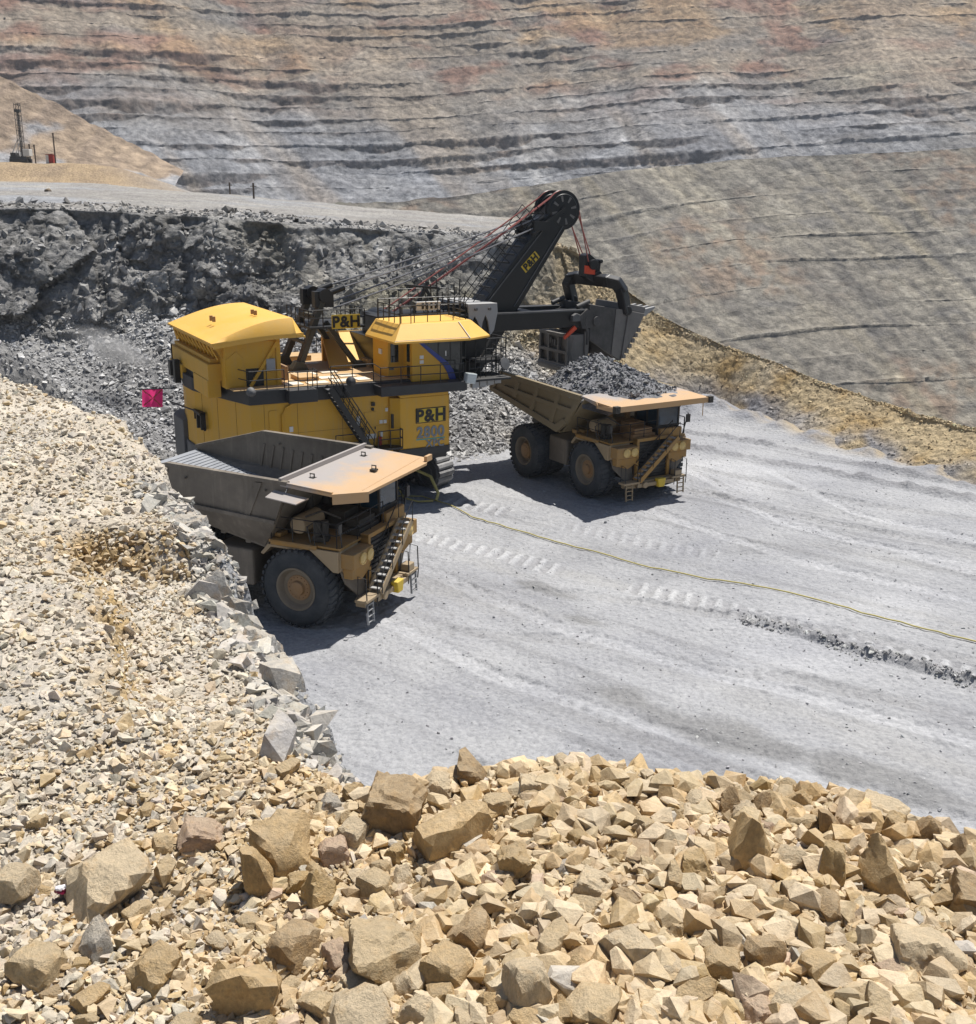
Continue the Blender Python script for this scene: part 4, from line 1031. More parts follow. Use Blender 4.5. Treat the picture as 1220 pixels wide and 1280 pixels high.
# heap of rock in the loaded truck
hx = np.linspace(-9.6, 2.3, 130); hy = np.linspace(-3.45, 3.45, 80)
HX, HY = np.meshgrid(hx, hy, indexing='ij'); hp = np.stack([HX.ravel(), HY.ravel(), np.zeros(HX.size)], 1)
dx_h = hp[:,0]+4.1; d = np.hypot(np.where(dx_h > 0, dx_h/1.75, dx_h/0.74), (hp[:,1]-0.4)*np.where(hp[:,1] > 0.4, 0.9, 1.0))
hz = 8.35 - 0.54*d + 0.30*fbm(hp*0.5, 3, 801) + 0.12*fbm(hp*1.7, 3, 803)
hz = np.maximum(hz, 5.0)
edge_ = np.minimum(3.45-np.abs(hp[:,1]), 3)
hz = np.minimum(hz, 6.15 + 0.8*edge_)
front = hp[:,0] > -0.3
hz = np.where(front, np.minimum(np.minimum(hz, 6.40 + 0.55*(2.1-hp[:,0]+0.5*vnoise(hp*0.9, 41))), 6.35 + 0.6*(hp[:,1]+2.3)), hz)
hp[:,2] = hz
ca, sa = math.cos(R(-58)), math.sin(R(-58))
hw = np.stack([8.82 + ca*hp[:,0]-sa*hp[:,1], 65.5 + sa*hp[:,0]+ca*hp[:,1], hp[:,2]], 1)
hc = mixc((0.17,0.172,0.18), (0.24,0.24,0.25), sstep(-0.4,0.4,fbm(hw*0.8,3,807)))
load = fast_mesh('ore_rubble', hw, grid_faces(len(hx), len(hy)), M['scree'], cols=hc, smooth=True)
tag(load, 'heap of broken grey rock in the body of the loaded truck', 'rock load', kind='stuff')
i = rng.integers(0, len(hw), 5200); i = i[hp[i,2] > np.where(hp[i,0] > -0.3, 6.45, 5.6)]
lumps = scatter('ore_lumps', hw[i]+rng.normal(0,0.04,(len(i),3)), rng.lognormal(-2.6,0.45,len(i)), gauss_cols((0.215,0.217,0.222), len(i), 0.30), M['scree'], sub=1, kinds=10, tilt=1.0)
bm = bmesh.new(); bm.from_mesh(load.data); me2 = lumps.data.copy(); bm.from_mesh(me2); bm.to_mesh(load.data); bm.free(); bpy.data.objects.remove(lumps)

# ---------------------------------------------------------------- electric rope shovel
SH = empty('mining_shovel', (-9.42, 66.3, 0.0), R(28.75), 'large yellow electric rope shovel with black boom, dumping rock into a truck', 'mining shovel')
Yl = M['yellow']
# crawlers, turned against the house
cr = R(-36 - 28.75)
def crw(p):
    x, y, z = p; x += 0.75
    return (x*math.cos(cr)-y*math.sin(cr), x*math.sin(cr)+y*math.cos(cr), z)
def crawler(yc):
    hw, L, r = 0.75, 5.0, 0.95
    b = MB(); n = 46; pad = []
    per = 2*(2*L-2*r) + 2*math.pi*r
    def at(s):
        s %= per; f = 2*L-2*r
        if s < f: return (-(L-r)+s, 2*r, 0.0)
        s -= f
        if s < math.pi*r: a = s/r; return (L-r+r*math.sin(a), r+r*math.cos(a), a)
        s -= math.pi*r
        if s < f: return (L-r-s, 0.0, math.pi)
        s -= f; a = s/r; return (-(L-r)-r*math.sin(a), r-r*math.cos(a), math.pi+a)
    for k in range(n):
        x, z, a = at(per*k/n); pl = per/n*0.86; t = Vector((math.cos(a),0,-math.sin(a))); nn = Vector((math.sin(a),0,math.cos(a)))
        c = Vector((x,yc,z+0.06)); vs = []
        for (dt, dn) in ((-pl/2,-0.12),(pl/2,-0.12),(pl/2,0.05),(0.1,0.14),(-0.1,0.14),(-pl/2,0.05)):
            for yy in (-hw, hw): vs.append(crw(c + t*dt + nn*dn + Vector((0,yy,0))))
        fs = [tuple(range(0,12,2)), tuple(range(1,12,2))[::-1]] + [(2*i,2*i+1,(2*i+3)%12,(2*i+2)%12) for i in range(6)]
        b.add(vs, fs)
    tr = b.build('crawler', M['track'], SH)
    b = MB()
    vs = [crw((x,yc+s*(hw-0.18),z)) for s in (-1,1) for (x,z) in ((-4.0,0.35),(4.0,0.35),(4.3,0.95),(3.6,1.55),(-3.6,1.55),(-4.3,0.95))]
    b.add(vs, [tuple(range(6)), tuple(range(6,12))[::-1]] + [(i,(i+1)%6,(i+1)%6+6,i+6) for i in range(6)])
    ax = Vector(crw((0,1,0))) - Vector(crw((0,0,0)))
    for (x, rr) in ((4.05,0.86),(-4.05,0.86),(-2.4,0.45),(-0.8,0.45),(0.8,0.45),(2.4,0.45)):
        z = 0.98 if rr > 0.5 else 0.55
        b.lathe([(-hw-0.05,0.0),(-hw-0.05,rr*0.45),(-hw+0.02,rr*0.5),(-hw+0.02,rr*0.82),(-hw-0.06,rr*0.86),(-hw-0.06,rr),(hw+0.06,rr),(hw+0.06,rr*0.86),(hw-0.02,rr*0.82),(hw-0.02,rr*0.5),(hw+0.05,rr*0.45),(hw+0.05,0)], crw((x,yc,z)), ax, 32)
    b.build('track_frame', M['grey'], tr, smooth=35)
crawler(-3.4); crawler(3.4)
b = MB()
vs = [crw((x,y,z)) for z in (0.6,1.9) for (x,y) in ((-2.6,-2.8),(2.6,-2.8),(2.6,2.8),(-2.6,2.8))]
b.add(vs, [(0,3,2,1),(4,5,6,7),(0,1,5,4),(1,2,6,5),(2,3,7,6),(3,0,4,7)])
b.cyl((0.5,0,1.7),(0.5,0,2.35),2.9,40); b.cyl((0.5,0,2.3),(0.5,0,2.6),3.2,40); b.cyl((0.5,0,2.6),(0.5,0,3.0),2.7,40)
for k in range(5): b.cyl(crw((3.2+0.2*k,-1.6+0.7*k,0.9)), crw((4.0,-1.6+0.7*k,0.7)), 0.22, 10)
b.build('lower_works', M['black'], SH, smooth=35)
# machinery house
HOUSE = [(-7.75,-6.3),(0.45,-6.3),(4.3,-6.3),(5.2,-4.6),(5.2,4.6),(4.2,6.1),(-7.75,6.1),(-9.0,4.4),(-9.5,1.4),(-9.42,-0.4),(-9.0,-2.2)]
def scaled(poly, k): return [(x + (0.0), y) if k == 0 else (x*(1+k/8.0), y*(1+k/6.3)) for x, y in poly]
b = MB(); b.prism(HOUSE, 'z', 3.3, 6.9); hs = b.build('house', Yl, SH, bevel=0.03)
b = MB()
for (x0,y0) in ((-5.08,-6.3),(-2.4,-6.3),(-7.0,-6.3)): b.box((x0-0.012,y0-0.008,3.4),(x0+0.012,y0+0.02,6.85))
for t in (0.35, 0.8):
    x = -7.75+(-9.0+7.75)*t; y = -6.3+(4.1)*t; b.box((x-0.012,y-0.012,3.4),(x+0.008,y+0.012,6.85))
for t in (0.5,):
    x = -9.0-0.42*t; y = -2.2+1.8*t; b.box((x-0.012,y-0.012,3.4),(x+0.008,y+0.012,6.85))
b.box((-7.72,-6.31,5.1),(0.4,-6.297,5.115))
b.build_each('panel_seam', M['seam'], hs)
b = MB()
b.prism([(-6.75,5.2),(-6.2,5.2),(-6.2,6.4),(-6.3,6.5),(-6.65,6.5),(-6.75,6.4)], 'y', -6.34, -6.29)
b.tube([(-6.0,-6.36,3.4),(-6.0,-6.36,6.2),(-5.8,-6.36,6.6),(-5.4,-6.36,6.8)], 0.05, 8)
b.build('access_hatch', Yl, hs)
b = MB(); b.prism(scaled(HOUSE, 0.10), 'z', 6.9, 7.68); b.build('deck_band', M['band'], SH, bevel=0.03)
b = MB(); b.prism([(x,y) for x,y in HOUSE], 'z', 2.75, 3.3); b.build('revolving_frame', M['band'], SH)
b = MB()
rear = [(-7.75,-6.45),(-9.15,-2.3),(-9.62,0.4),(-9.62,1.4),(-9.1,4.6),(-7.75,6.3)]
inner = [(-7.0,6.0),(-7.0,-6.1)]
b.prism(rear+inner, 'z', 2.0, 3.55); b.prism([(-9.72,1.9),(-9.72,4.4),(-9.2,5.6),(-8.7,5.6),(-8.9,1.9)], 'z', 2.0, 4.7)
b.build('counterweight', M['grey'], SH, bevel=0.06)
# top deck plates
b = MB()
b.box((-5.7,-6.1,7.69),(5.0,6.0,7.74)); b.box((-8.6,-6.1,7.69),(-5.7,5.8,7.735))
for (x0,y0,x1,y1,h) in ((-4.4,-4.8,-3.2,-3.2,0.25),(-2.6,2.8,-1.0,4.6,0.35),(-5.4,1.0,-4.4,3.0,0.5),(1.2,-1.4,2.6,1.0,0.5)): b.box((x0,y0,7.74),(x1,y1,7.74+h))
dk = b.build('roof_deck', M['tan_deck'], SH, bevel=0.03)
b = MB()
for (x0,y0,x1,y1) in ((-5.5,-5.9,-4.5,-4.9),(-4.2,-6.0,-3.0,-5.2),(-2.7,-6.0,-1.5,-5.1),(-1.2,-5.9,-0.4,-4.9),(-3.0,-4.6,-2.0,-3.8),(-1.7,-4.4,-0.7,-3.4),(-4.0,-2.9,-2.6,-2.0),(-2.2,-2.6,-1.2,-1.8),(-5.2,-3.5,-4.6,-2.3),(-4.8,0.0,-3.9,0.8),(-2.0,1.2,-1.0,2.0)): b.box((x0,y0,7.742),(x1,y1,7.80))
b.build_each('white_hatch', M['white_deck'], dk)
b = MB(); b.box((-5.62,-3.9,7.74),(-4.75,-2.5,8.55)); b.build('winch_box', M['hub'], SH, bevel=0.04)
b = MB(); b.plate([(-1.2,-1.2,7.8),(1.2,-1.2,7.8),(2.2,2.4,9.6),(-0.4,2.4,9.6)], 0.1); b.plate([(1.2,-1.2,7.8),(2.4,-0.6,7.8),(2.4,2.4,9.6),(2.2,2.4,9.6)], 0.1); b.box((-0.4,2.3,7.74),(2.4,2.5,9.6))
b.build('sloped_hood', M['roofyellow'], SH)
# filter house at the rear
b = MB()
b.box((-8.75,-5.2,7.69),(-5.75,5.0,10.25))
b.box((-5.85,-5.28,7.7),(-5.6,-5.0,10.4)); b.beam((-7.4,-5.26,7.75),(-5.75,-5.26,10.2),0.16,0.18)
b.box((-7.75,-5.24,9.85),(-7.7,-5.2,9.9)); b.prism([(-8.7,7.8),(-7.72,7.8),(-7.72,9.35),(-8.1,9.75),(-8.7,9.3)], 'y', -5.235, -5.2)
fh = b.build('filter_house', Yl, SH, bevel=0.03)
b = MB()
b.box((-9.5,-4.35,8.05),(-8.7,4.8,9.0)); b.box((-9.55,-4.3,7.1),(-8.8,-1.0,8.1)); b.box((-9.62,1.6,7.3),(-8.8,4.7,8.15)); b.box((-9.3,-4.1,9.0),(-8.7,4.6,9.25))
b.build('intake_box', Yl, fh, bevel=0.04)
b = MB(); b.box((-9.35,-1.0,7.2),(-9.0,1.6,8.1)); b.box((-7.6,-5.22,7.75),(-6.6,-5.1,8.75)); b.build_each('dark_opening', M['ink'], fh)
b = MB(); b.box((-6.45,-5.36,8.6),(-5.95,-5.2,9.25)); b.build('electric_box', M['lightgrey'], fh)
b = MB(); yy = -4.6; k = 0
while yy < 4.6:
    b.beam((-8.95,yy,9.25),(-9.2,yy+0.45,9.95),0.09,0.09); b.beam((-9.2,yy+0.45,9.95),(-8.95,yy+0.9,9.25),0.09,0.09); yy += 0.9
b.beam((-9.2,-4.8,10.0),(-9.2,4.9,10.0),0.12,0.12)
for y_ in (-4.9,4.9): b.plate([(-8.75,y_,9.3),(-8.75,y_,10.2),(-9.4,y_,10.25)], 0.05)
b.build('eave_truss', Yl, fh)
prof = []
for t in np.linspace(0, 1, 17): prof.append((-9.55+4.75*t, 10.30 + 1.15*math.sin(t*math.pi*0.52)))
prof.append((-4.25, 10.55))
b = MB(); secs = []
for (y, k, iy) in ((-5.75,0.30,0.0),(-5.7,1.0,0.50),(4.95,1.0,-0.5),(5.0,0.30,0.0)):
    secs.append([(x, y + iy*min(i/16.0,1.0)**0.8, (10.30 + (z-10.30)*k if i < 17 else 10.42+0.13*k)) for i, (x, z) in enumerate(prof)])
vs = [v for s_ in secs for v in s_] + [(x,y,z-0.10) for s_ in secs for (x,y,z) in s_]
m = len(prof); fs = []
for q in range(3):
    for i in range(m-1):
        fs.append((q*m+i,(q+1)*m+i,(q+1)*m+i+1,q*m+i+1)); o4 = 4*m; fs.append((o4+q*m+i,o4+q*m+i+1,o4+(q+1)*m+i+1,o4+(q+1)*m+i))
for i in range(m-1):
    fs.append((i,i+1,4*m+i+1,4*m+i)); fs.append((3*m+i,4*m+3*m+i,4*m+3*m+i+1,3*m+i+1))
for q in range(3):
    fs.append((q*m,4*m+q*m,4*m+(q+1)*m,(q+1)*m)); e = m-1; fs.append((q*m+e,(q+1)*m+e,4*m+(q+1)*m+e,4*m+q*m+e))
b.add(vs, fs)
rf = b.build('roof', M['roofyellow'], fh, smooth=38)
b = MB(); lo = []
for t in np.linspace(0,1,13): lo.append((-9.45+5.1*t, 10.24+0.42*math.sin(t*math.pi*0.55)))
b.prism(lo + [(x, z-0.26) for x, z in lo[::-1]], 'y', -5.72, -5.60); b.build('fascia', M['roofyellow'], rf)
b = MB()
for (x,y) in ((-6.2,-2.2),(-6.2,-2.8),(-8.3,-1.6),(-8.3,-1.0)): b.box((x-0.08,y-0.08,11.0 if x<-7 else 11.42),(x+0.08,y+0.08,11.3 if x<-7 else 11.68))
b.build_each('lifting_eye', M['hub'], rf)
# lower front module with the lettering
b = MB(); b.prism([(1.0,-6.9),(4.15,-6.9),(4.3,-6.7),(4.3,-4.6),(0.5,-4.6),(0.5,-6.45)], 'z', 3.62, 6.72)
b.prism([(1.0,6.72),(4.15,6.72),(4.15,6.9),(0.9,6.9)], 'y', -6.9, -5.0)
md = b.build('front_module', Yl, SH, bevel=0.04)
b = MB(); b.prism([(0.85,-6.95),(4.2,-6.95),(4.35,-6.7),(4.35,-4.6),(0.5,-4.6)], 'z', 3.2, 3.62); b.build('module_base', M['band'], md)
b = MB(); b.prism([(1.98,5.12),(3.95,5.12),(3.95,6.02),(1.98,6.02)], 'y', -6.925, -6.9)
b.build('sign_border', M['ink'], md)
b = MB(); b.prism([(2.03,5.17),(3.90,5.17),(3.90,5.97),(2.03,5.97)], 'y', -6.935, -6.91); b.build('sign_field', M['signyellow'], md)
X3, Z3 = (1,0,0), (0,0,1)
letters('lettering', 'P&H', 1.02, (2.965,-6.945,5.57), X3, Z3, M['ink'], md, bold=0.035)
letters('model_number', '2800', 0.92, (2.95,-6.92,4.56), X3, Z3, M['greyink'], md, bold=0.03, xscale=0.93)
b = MB(); b.box((2.0,-6.92,4.10),(3.9,-6.895,4.16)); b.build('underline', M['teal'], md)
letters('model_letters', 'XPC', 0.62, (3.22,-6.925,3.84), X3, Z3, M['greyink'], md, bold=0.018)
# door, decals, lower walkway, stairs
b = MB(); b.box((-1.05,-6.335,3.95),(-0.3,-6.295,5.95)); dr = b.build('door', Yl, hs, bevel=0.015)
b = MB(); b.box((-0.42,-6.37,4.9),(-0.36,-6.33,5.05)); b.build('handle', M['ink'], dr)
b = MB()
for (x,z,w,h) in ((-1.55,5.45,0.22,0.3),(-1.75,5.2,0.42,0.22),(-0.95,4.35,0.62,0.28),(-0.1,5.2,0.2,0.2),(0.15,5.2,0.2,0.2),(-0.05,4.4,0.14,0.3),(-5.6,5.2,0.22,0.3),(0.28,5.9,0.16,0.2)): b.box((x,-6.345,z),(x+w,-6.30,z+h))
b.build_each('decal', M['label'], hs)
b = MB(); b.box((-1.5,-6.345,4.75),(-1.1,-6.30,5.05)); b.box((-0.6,-6.42,6.3),(-0.4,-6.30,6.5)); b.box((-0.6,-6.40,6.02),(-0.46,-6.30,6.18)); b.box((0.55,-6.62,4.9),(0.75,-6.5,5.75)); b.build_each('vent', M['ink'], hs)
b = MB(); b.cyl((-0.15,-6.5,3.95),(-0.15,-6.5,4.45),0.1,10); b.build('fire_extinguisher', M['redbox'], hs)
b = MB(); b.box((-3.2,-7.35,3.78),(0.95,-6.3,3.9)); b.rail([(-3.2,-7.3,3.9),(-1.5,-7.3,3.9)],1.05,0.03); b.rail([(-0.6,-7.3,3.9),(0.95,-7.3,3.9),(0.95,-6.95,3.9)],1.05,0.03,0.8)
b.build('walkway', M['railblack'], SH)
b = MB(); q0 = Vector((-1.05,-6.9,3.9)); q1 = Vector((-3.45,-6.9,7.68))
for s in (-0.42,0.42): b.beam(q0+Vector((0,s,0)), q1+Vector((0,s,0)), 0.06, 0.34)
b.rail([],1) if False else None
for s in (-0.42,0.42):
    b.tube([q0+Vector((0.1,s,0)), q0+Vector((0.25,s,0.95)), q1+Vector((0.25,s,1.0))], 0.032, 6); b.tube([q0+Vector((0.2,s,0.5)), q1+Vector((0.2,s,0.5))], 0.026, 5)
    for k in range(1,5): c = q0.lerp(q1,k/5)+Vector((0,s,0)); b.tube([c, c+Vector((0.22,0,0.95))],0.026,5)
sr = b.build('staircase', M['railblack'], SH)
b = MB()
for k in range(15): c = q0.lerp(q1,(k+0.5)/15); b.box((c.x-0.14,c.y-0.42,c.z-0.02),(c.x+0.12,c.y+0.42,c.z+0.015))
b.build('tread', M['grey'], sr)
# deck rails, jog platform
b = MB()
b.rail([(-8.55,-3.4,7.7),(-7.75,-6.25,7.7),(-5.75,-6.25,7.7)],1.05,0.03,1.2)
b.build('deck_rail', M['railblack'], SH); b = MB(); b.rail([(-5.75,-7.0,7.66),(-4.1,-7.0,7.66),(-4.1,-6.25,7.66)],1.05,0.03,0.55); b.build('deck_rail', M['railblack'], SH); b = MB(); b.rail([(-3.0,-6.25,7.7),(-0.4,-6.25,7.7),(-0.4,-7.35,7.6),(4.6,-7.45,7.55),(5.0,-7.2,7.55)],1.05,0.03,1.3)
b.build('deck_rail', M['railblack'], SH); b = MB(); b.rail([(-5.6,5.9,7.7),(3.5,5.9,7.7)],1.05,0.03,1.5); b.build('deck_rail', M['railblack'], SH); b = MB(); b.rail([(5.5,-7.0,7.55),(8.2,-6.2,7.55),(8.3,-4.8,7.55)],1.2,0.03,0.5)
b.build('deck_rail', M['railblack'], SH)
b = MB(); b.box((-5.75,-7.05,6.95),(-4.1,-6.3,7.66)); b.box((-0.45,-7.5,7.0),(5.1,-6.3,7.56)); b.box((5.1,-7.2,7.40),(8.3,-4.8,7.54)); b.build_each('side_platform', M['band'], SH, bevel=0.02)
b = MB(); b.lathe([(0,0.0),(0,0.26),(0.22,0.24),(0.36,0.10),(0.38,0.0)], (-7.85,-6.75,7.75), (0.2,-1,-0.2), 16); b.build('flood_lamp', M['grey'], SH, smooth=40)
b = MB(); b.lathe([(0,0.0),(0,0.29),(0.22,0.27),(0.36,0.10),(0.38,0.0)], (-2.0,-6.75,7.9), (-0.3,-1,0.1), 16); b.box((-2.35,-6.8,7.3),(-1.75,-6.35,7.7)); b.build('flood_lamp', M['band'], SH, smooth=40)
b = MB(); b.prism([(4.95,7.45),(5.55,7.35),(5.7,7.95),(5.05,8.05)], 'y', -7.7, -7.2); b.build('flood_lamp', M['white_lamp'], SH, bevel=0.05)
b = MB()
for k in range(4): b.box((5.7+0.62*k,-7.05+0.2*k,7.0+0.02*k),(6.15+0.62*k,-6.75+0.2*k,7.35+0.02*k))
b.build('step_plate', M['lightgrey'], SH)
# operator's cab
b = MB()
b.prism([(0.85,-3.2),(0.95,-5.3),(1.9,-5.3),(1.9,-6.6),(5.1,-6.6),(5.9,-5.6),(5.9,-3.0)], 'z', 7.57, 10.15)
cabm = b.build('operator_cab', Yl, SH, bevel=0.03)
b = MB()
b.prism([(2.35,10.05),(4.2,8.62),(4.55,8.15),(4.75,7.6),(5.12,7.6),(5.12,10.05)], 'y', -6.635, -6.6); b.add([(5.12,-6.63,7.6),(5.95,-5.62,7.6),(5.95,-5.62,10.05),(5.12,-6.63,10.05)], [(0,1,2,3)])
b.box((5.88,-5.65,7.6),(5.94,-3.0,10.05)); b.build('cab_window', M['glass'], cabm)
b = MB(); b.prism([(2.10,10.05),(2.35,10.05),(4.22,8.62),(4.60,8.12),(4.78,7.58),(4.35,7.58),(4.2,8.0),(3.9,8.5)], 'y', -6.66, -6.6); b.build('blue_stripe', M['blue'], cabm)
b = MB()
for x in (3.6,4.4): b.box((x-0.03,-6.65,8.9 if x < 4 else 8.4),(x+0.03,-6.62,10.05))
b.box((5.08,-6.67,7.58),(5.18,-6.6,10.1)); b.build('mullion', M['ink'], cabm)
b = MB(); b.box((1.1,-5.335,8.6),(1.6,-5.29,9.9)); b.box((1.895,-6.3,8.7),(1.86,-5.95,10.0)); b.box((1.895,-6.3,7.75),(1.86,-5.95,8.5)); b.box((1.0,-5.33,8.15),(1.3,-5.29,8.25)); b.box((3.75,-6.66,8.55),(4.2,-6.6,8.62)); b.build_each('cab_opening', M['glass'], cabm)
b = MB(); b.box((2.4,-6.63,8.9),(2.65,-6.59,9.1)); b.box((2.4,-6.63,8.62),(2.65,-6.59,8.82)); b.box((4.05,-6.67,9.0),(4.12,-6.62,9.3)); b.box((0.84,-4.5,9.0),(0.94,-4.1,9.3)); b.build_each('decal', M['label'], cabm)
b = MB()
e = [(0.45,-3.0,10.05),(0.50,-7.35,10.05),(5.35,-7.35,10.05),(7.2,-6.4,10.05),(7.2,-2.2,10.05)]; tp = [(1.15,-3.0,10.95),(1.25,-6.5,10.95),(5.0,-6.5,10.95),(6.2,-5.8,10.95),(6.2,-2.2,10.95)]
n = 5; b.add(e+tp+[(x,y,9.93) for x,y,z in e], [tuple(range(5,10))] + [(i,i+1,i+6,i+5) for i in range(4)] + [(4,0,5,9)] + [(i+10,i+11,i+1,i) for i in range(4)] + [(14,10,0,4)] + [tuple(range(14,9,-1))])
b.build('cab_roof', M['roofyellow'], cabm, bevel=0.02)
b = MB(); b.beam((0.48,-7.37,10.12),(5.35,-7.37,10.12),0.02,0.03); b.beam((5.0,-6.52,10.97),(5.36,-7.38,10.07),0.04,0.03); b.build('roof_seam', M['label'], cabm)
b = MB(); b.rail([(1.25,-3.2,10.95),(1.3,-6.3,10.95),(2.0,-6.3,10.95)],1.0,0.03,0.7); b.rail([(1.5,-6.0,10.95),(6.0,-5.5,10.95),(6.1,-3.0,10.95)],1.0,0.03,1.0)
b.build('roof_rail', M['railblack'], SH)
b = MB(); b.box((6.3,-6.2,8.35),(8.6,-4.2,8.5)); b.rail([(6.4,-6.1,8.5),(8.5,-6.1,8.5),(8.5,-4.3,8.5)],1.3,0.035,0.7); b.box((6.2,-4.8,7.4),(7.4,-3.8,9.6)); b.beam((6.3,-5.8,7.3),(8.0,-5.0,9.6),0.12,0.12)
b.build('front_platform', M['railblack'], SH)
b = MB(); b.lathe([(0,0.0),(0,0.38),(0.08,0.36),(0.1,0.0)], (8.1,-6.7,8.3), (0.2,-1,0.3), 18); b.tube([(7.9,-6.3,7.6),(8.1,-6.65,8.3)],0.03,5); b.build('mirror', M['grey'], SH, smooth=40)
# front machinery, drum house behind the cab
b = MB()
b.box((1.5,-2.4,7.74),(6.6,2.4,9.6)); b.box((2.2,-1.8,9.6),(6.4,1.8,10.9)); b.cyl((3.2,-2.0,10.2),(3.2,2.0,10.2),0.9,24); b.box((5.6,-2.6,9.4),(8.0,2.6,10.6))
b.box((1.4,-2.6,10.9),(7.2,-0.6,11.0)); b.rail([(1.5,-2.5,11.0),(7.2,-2.5,11.0)],1.05,0.035,0.8); b.rail([(4.2,2.0,11.0),(8.4,2.0,11.0)],1.2,0.035,0.7)
for k in range(9): b.beam((5.0+0.35*k,-1.9+0.2*(k%3),10.8),(4.6+0.42*k,-1.7,12.3+0.25*(k%4)),0.07,0.07)
b.beam((4.4,-1.2,10.8),(5.5,-1.2,12.9),0.22,0.22); b.beam((6.4,-1.2,10.8),(5.2,-1.2,12.7),0.18,0.18); b.beam((4.0,-1.0,12.7),(6.2,-1.4,12.5),0.25,0.15)
b.build('hoist_machinery', M['black'], SH, bevel=0.02)
b = MB(); b.box((4.3,-2.1,11.2),(6.0,-1.95,11.75)); 
mh = b.build('vent_panel', M['label'], SH, bevel=0.03)
b = MB()
for k in range(4): b.box((4.65+0.3*k,-2.13,11.3),(4.8+0.3*k,-2.09,11.65))
b.build('slot', M['ink'], mh)
# gantry
b = MB(); gy_ = 0.55
for s in (-1.5, 1.5):
    ft = Vector((-1.35,gy_+s*0.75,12.0))
    b.beam((-3.2,gy_+s,7.75), ft, 0.34, 0.62, (0,1,0)); b.beam((0.75,gy_+s,7.75), ft+Vector((0.15,0,-1.4)), 0.30, 0.40, (0,1,0))
    b.prism([(-3.75,7.72),(-2.55,7.72),(-2.9,8.35),(-3.35,8.35)], 'y', gy_+s-0.38, gy_+s+0.38); b.prism([(0.2,7.72),(1.3,7.72),(0.95,8.15),(0.55,8.15)], 'y', gy_+s-0.3, gy_+s+0.3)
b.beam((-1.9,gy_-1.3,10.9),(-1.9,gy_+1.3,10.9),0.3,0.35); b.beam((-2.6,gy_-1.4,9.4),(-2.6,gy_+1.4,9.4),0.2,0.2)
gn = b.build('gantry', M['olive'], SH, bevel=0.03)
for s in (-1.1, 1.1):
    b = MB(); b.box((-1.9,gy_+s-0.3,11.5),(-0.7,gy_+s+0.3,12.45)); b.cyl((-1.25,gy_+s-0.42,12.2),(-1.25,gy_+s+0.42,12.2),0.42,18); b.cyl((-0.8,gy_+s,12.35),(0.1,gy_+s,12.65),0.2,12)
    b.build('gantry_head', M['black'], gn, smooth=40)
b = MB(); b.box((-2.6,-1.7,10.3),(1.0,2.6,10.42)); b.rail([(-2.6,2.5,10.42),(-2.6,-1.6,10.42),(1.0,-1.6,10.42),(1.0,2.5,10.42)],1.0,0.035,0.9)
b.build('gantry_platform', M['railblack'], gn)
b = MB(); b.box((-1.2,-1.78,10.28),(0.62,-1.72,11.12)); gs = b.build('sign', M['signyellow'], gn)
letters('lettering', 'P&H', 0.93, (-0.29,-1.80,10.70), X3, Z3, M['ink'], gs, bold=0.03)
# boom
b = MB(); side = [(6.2,6.9),(9.79,11.55),(14.2,16.75),(15.2,17.7),(16.2,17.6),(16.3,16.8),(15.94,16.1),(12.21,10.7),(9.4,6.5)]
b.prism(side, 'y', -0.9, 0.9)
bo = b.build('boom', M['black'], SH, bevel=0.05)
b = MB()
for s in (-0.93, 0.93):
    b.beam((9.6,s,11.0),(14.4,s,16.35),0.05,0.12,(0,1,0)); b.beam((12.0,s,11.1),(15.7,s,16.3),0.05,0.10,(0,1,0))
b.build('flange', M['grey'], bo)
b = MB()
ra = Vector((8.6,0,10.2)); rb_ = Vector((14.3,0,17.0)); nrm = Vector((-0.77,0,0.64))
for s in (-0.85, 0.85):
    for h in (0.55, 1.0): b.tube([ra+Vector((0,s,0))+nrm*h, rb_+Vector((0,s,0))+nrm*h], 0.03, 5)
    for k in range(12): c = ra.lerp(rb_,k/11)+Vector((0,s,0)); b.tube([c, c+nrm*1.0], 0.03, 5)
for k in range(14): c = ra.lerp(rb_,k/13); b.beam(c+Vector((0,-0.8,0))+nrm*0.12, c+Vector((0,0.8,0))+nrm*0.12, 0.12, 0.1)
b.box((13.3,-1.2,16.0),(14.5,1.2,16.6)); b.beam((13.2,-1.0,15.9),(15.8,-1.0,17.4),0.16,0.2); b.beam((13.2,1.0,15.9),(15.8,1.0,17.4),0.16,0.2)
for s in (-0.8,0.8): b.cyl((13.0,s,16.2),(14.2,s,16.9),0.16,10); b.cyl((13.2,s*1.3,15.8),(14.4,s*1.3,16.5),0.16,10)
b.build('boom_walkway', M['railblack'], bo)
ld = Vector((1.0,0,0.96)).normalized(); lu = Vector((-0.96,0,1.0)).normalized(); lc = Vector((13.22,-0.93,13.98))
b = MB(); b.plate([lc-ld*0.73-lu*0.28, lc+ld*0.73-lu*0.28, lc+ld*0.73+lu*0.28, lc-ld*0.73+lu*0.28], 0.04); bs = b.build('sign', M['signyellow'], bo)
letters('lettering', 'P&H', 0.66, lc+Vector((0,-0.02,0)), ld, lu, M['ink'], bs, bold=0.022)
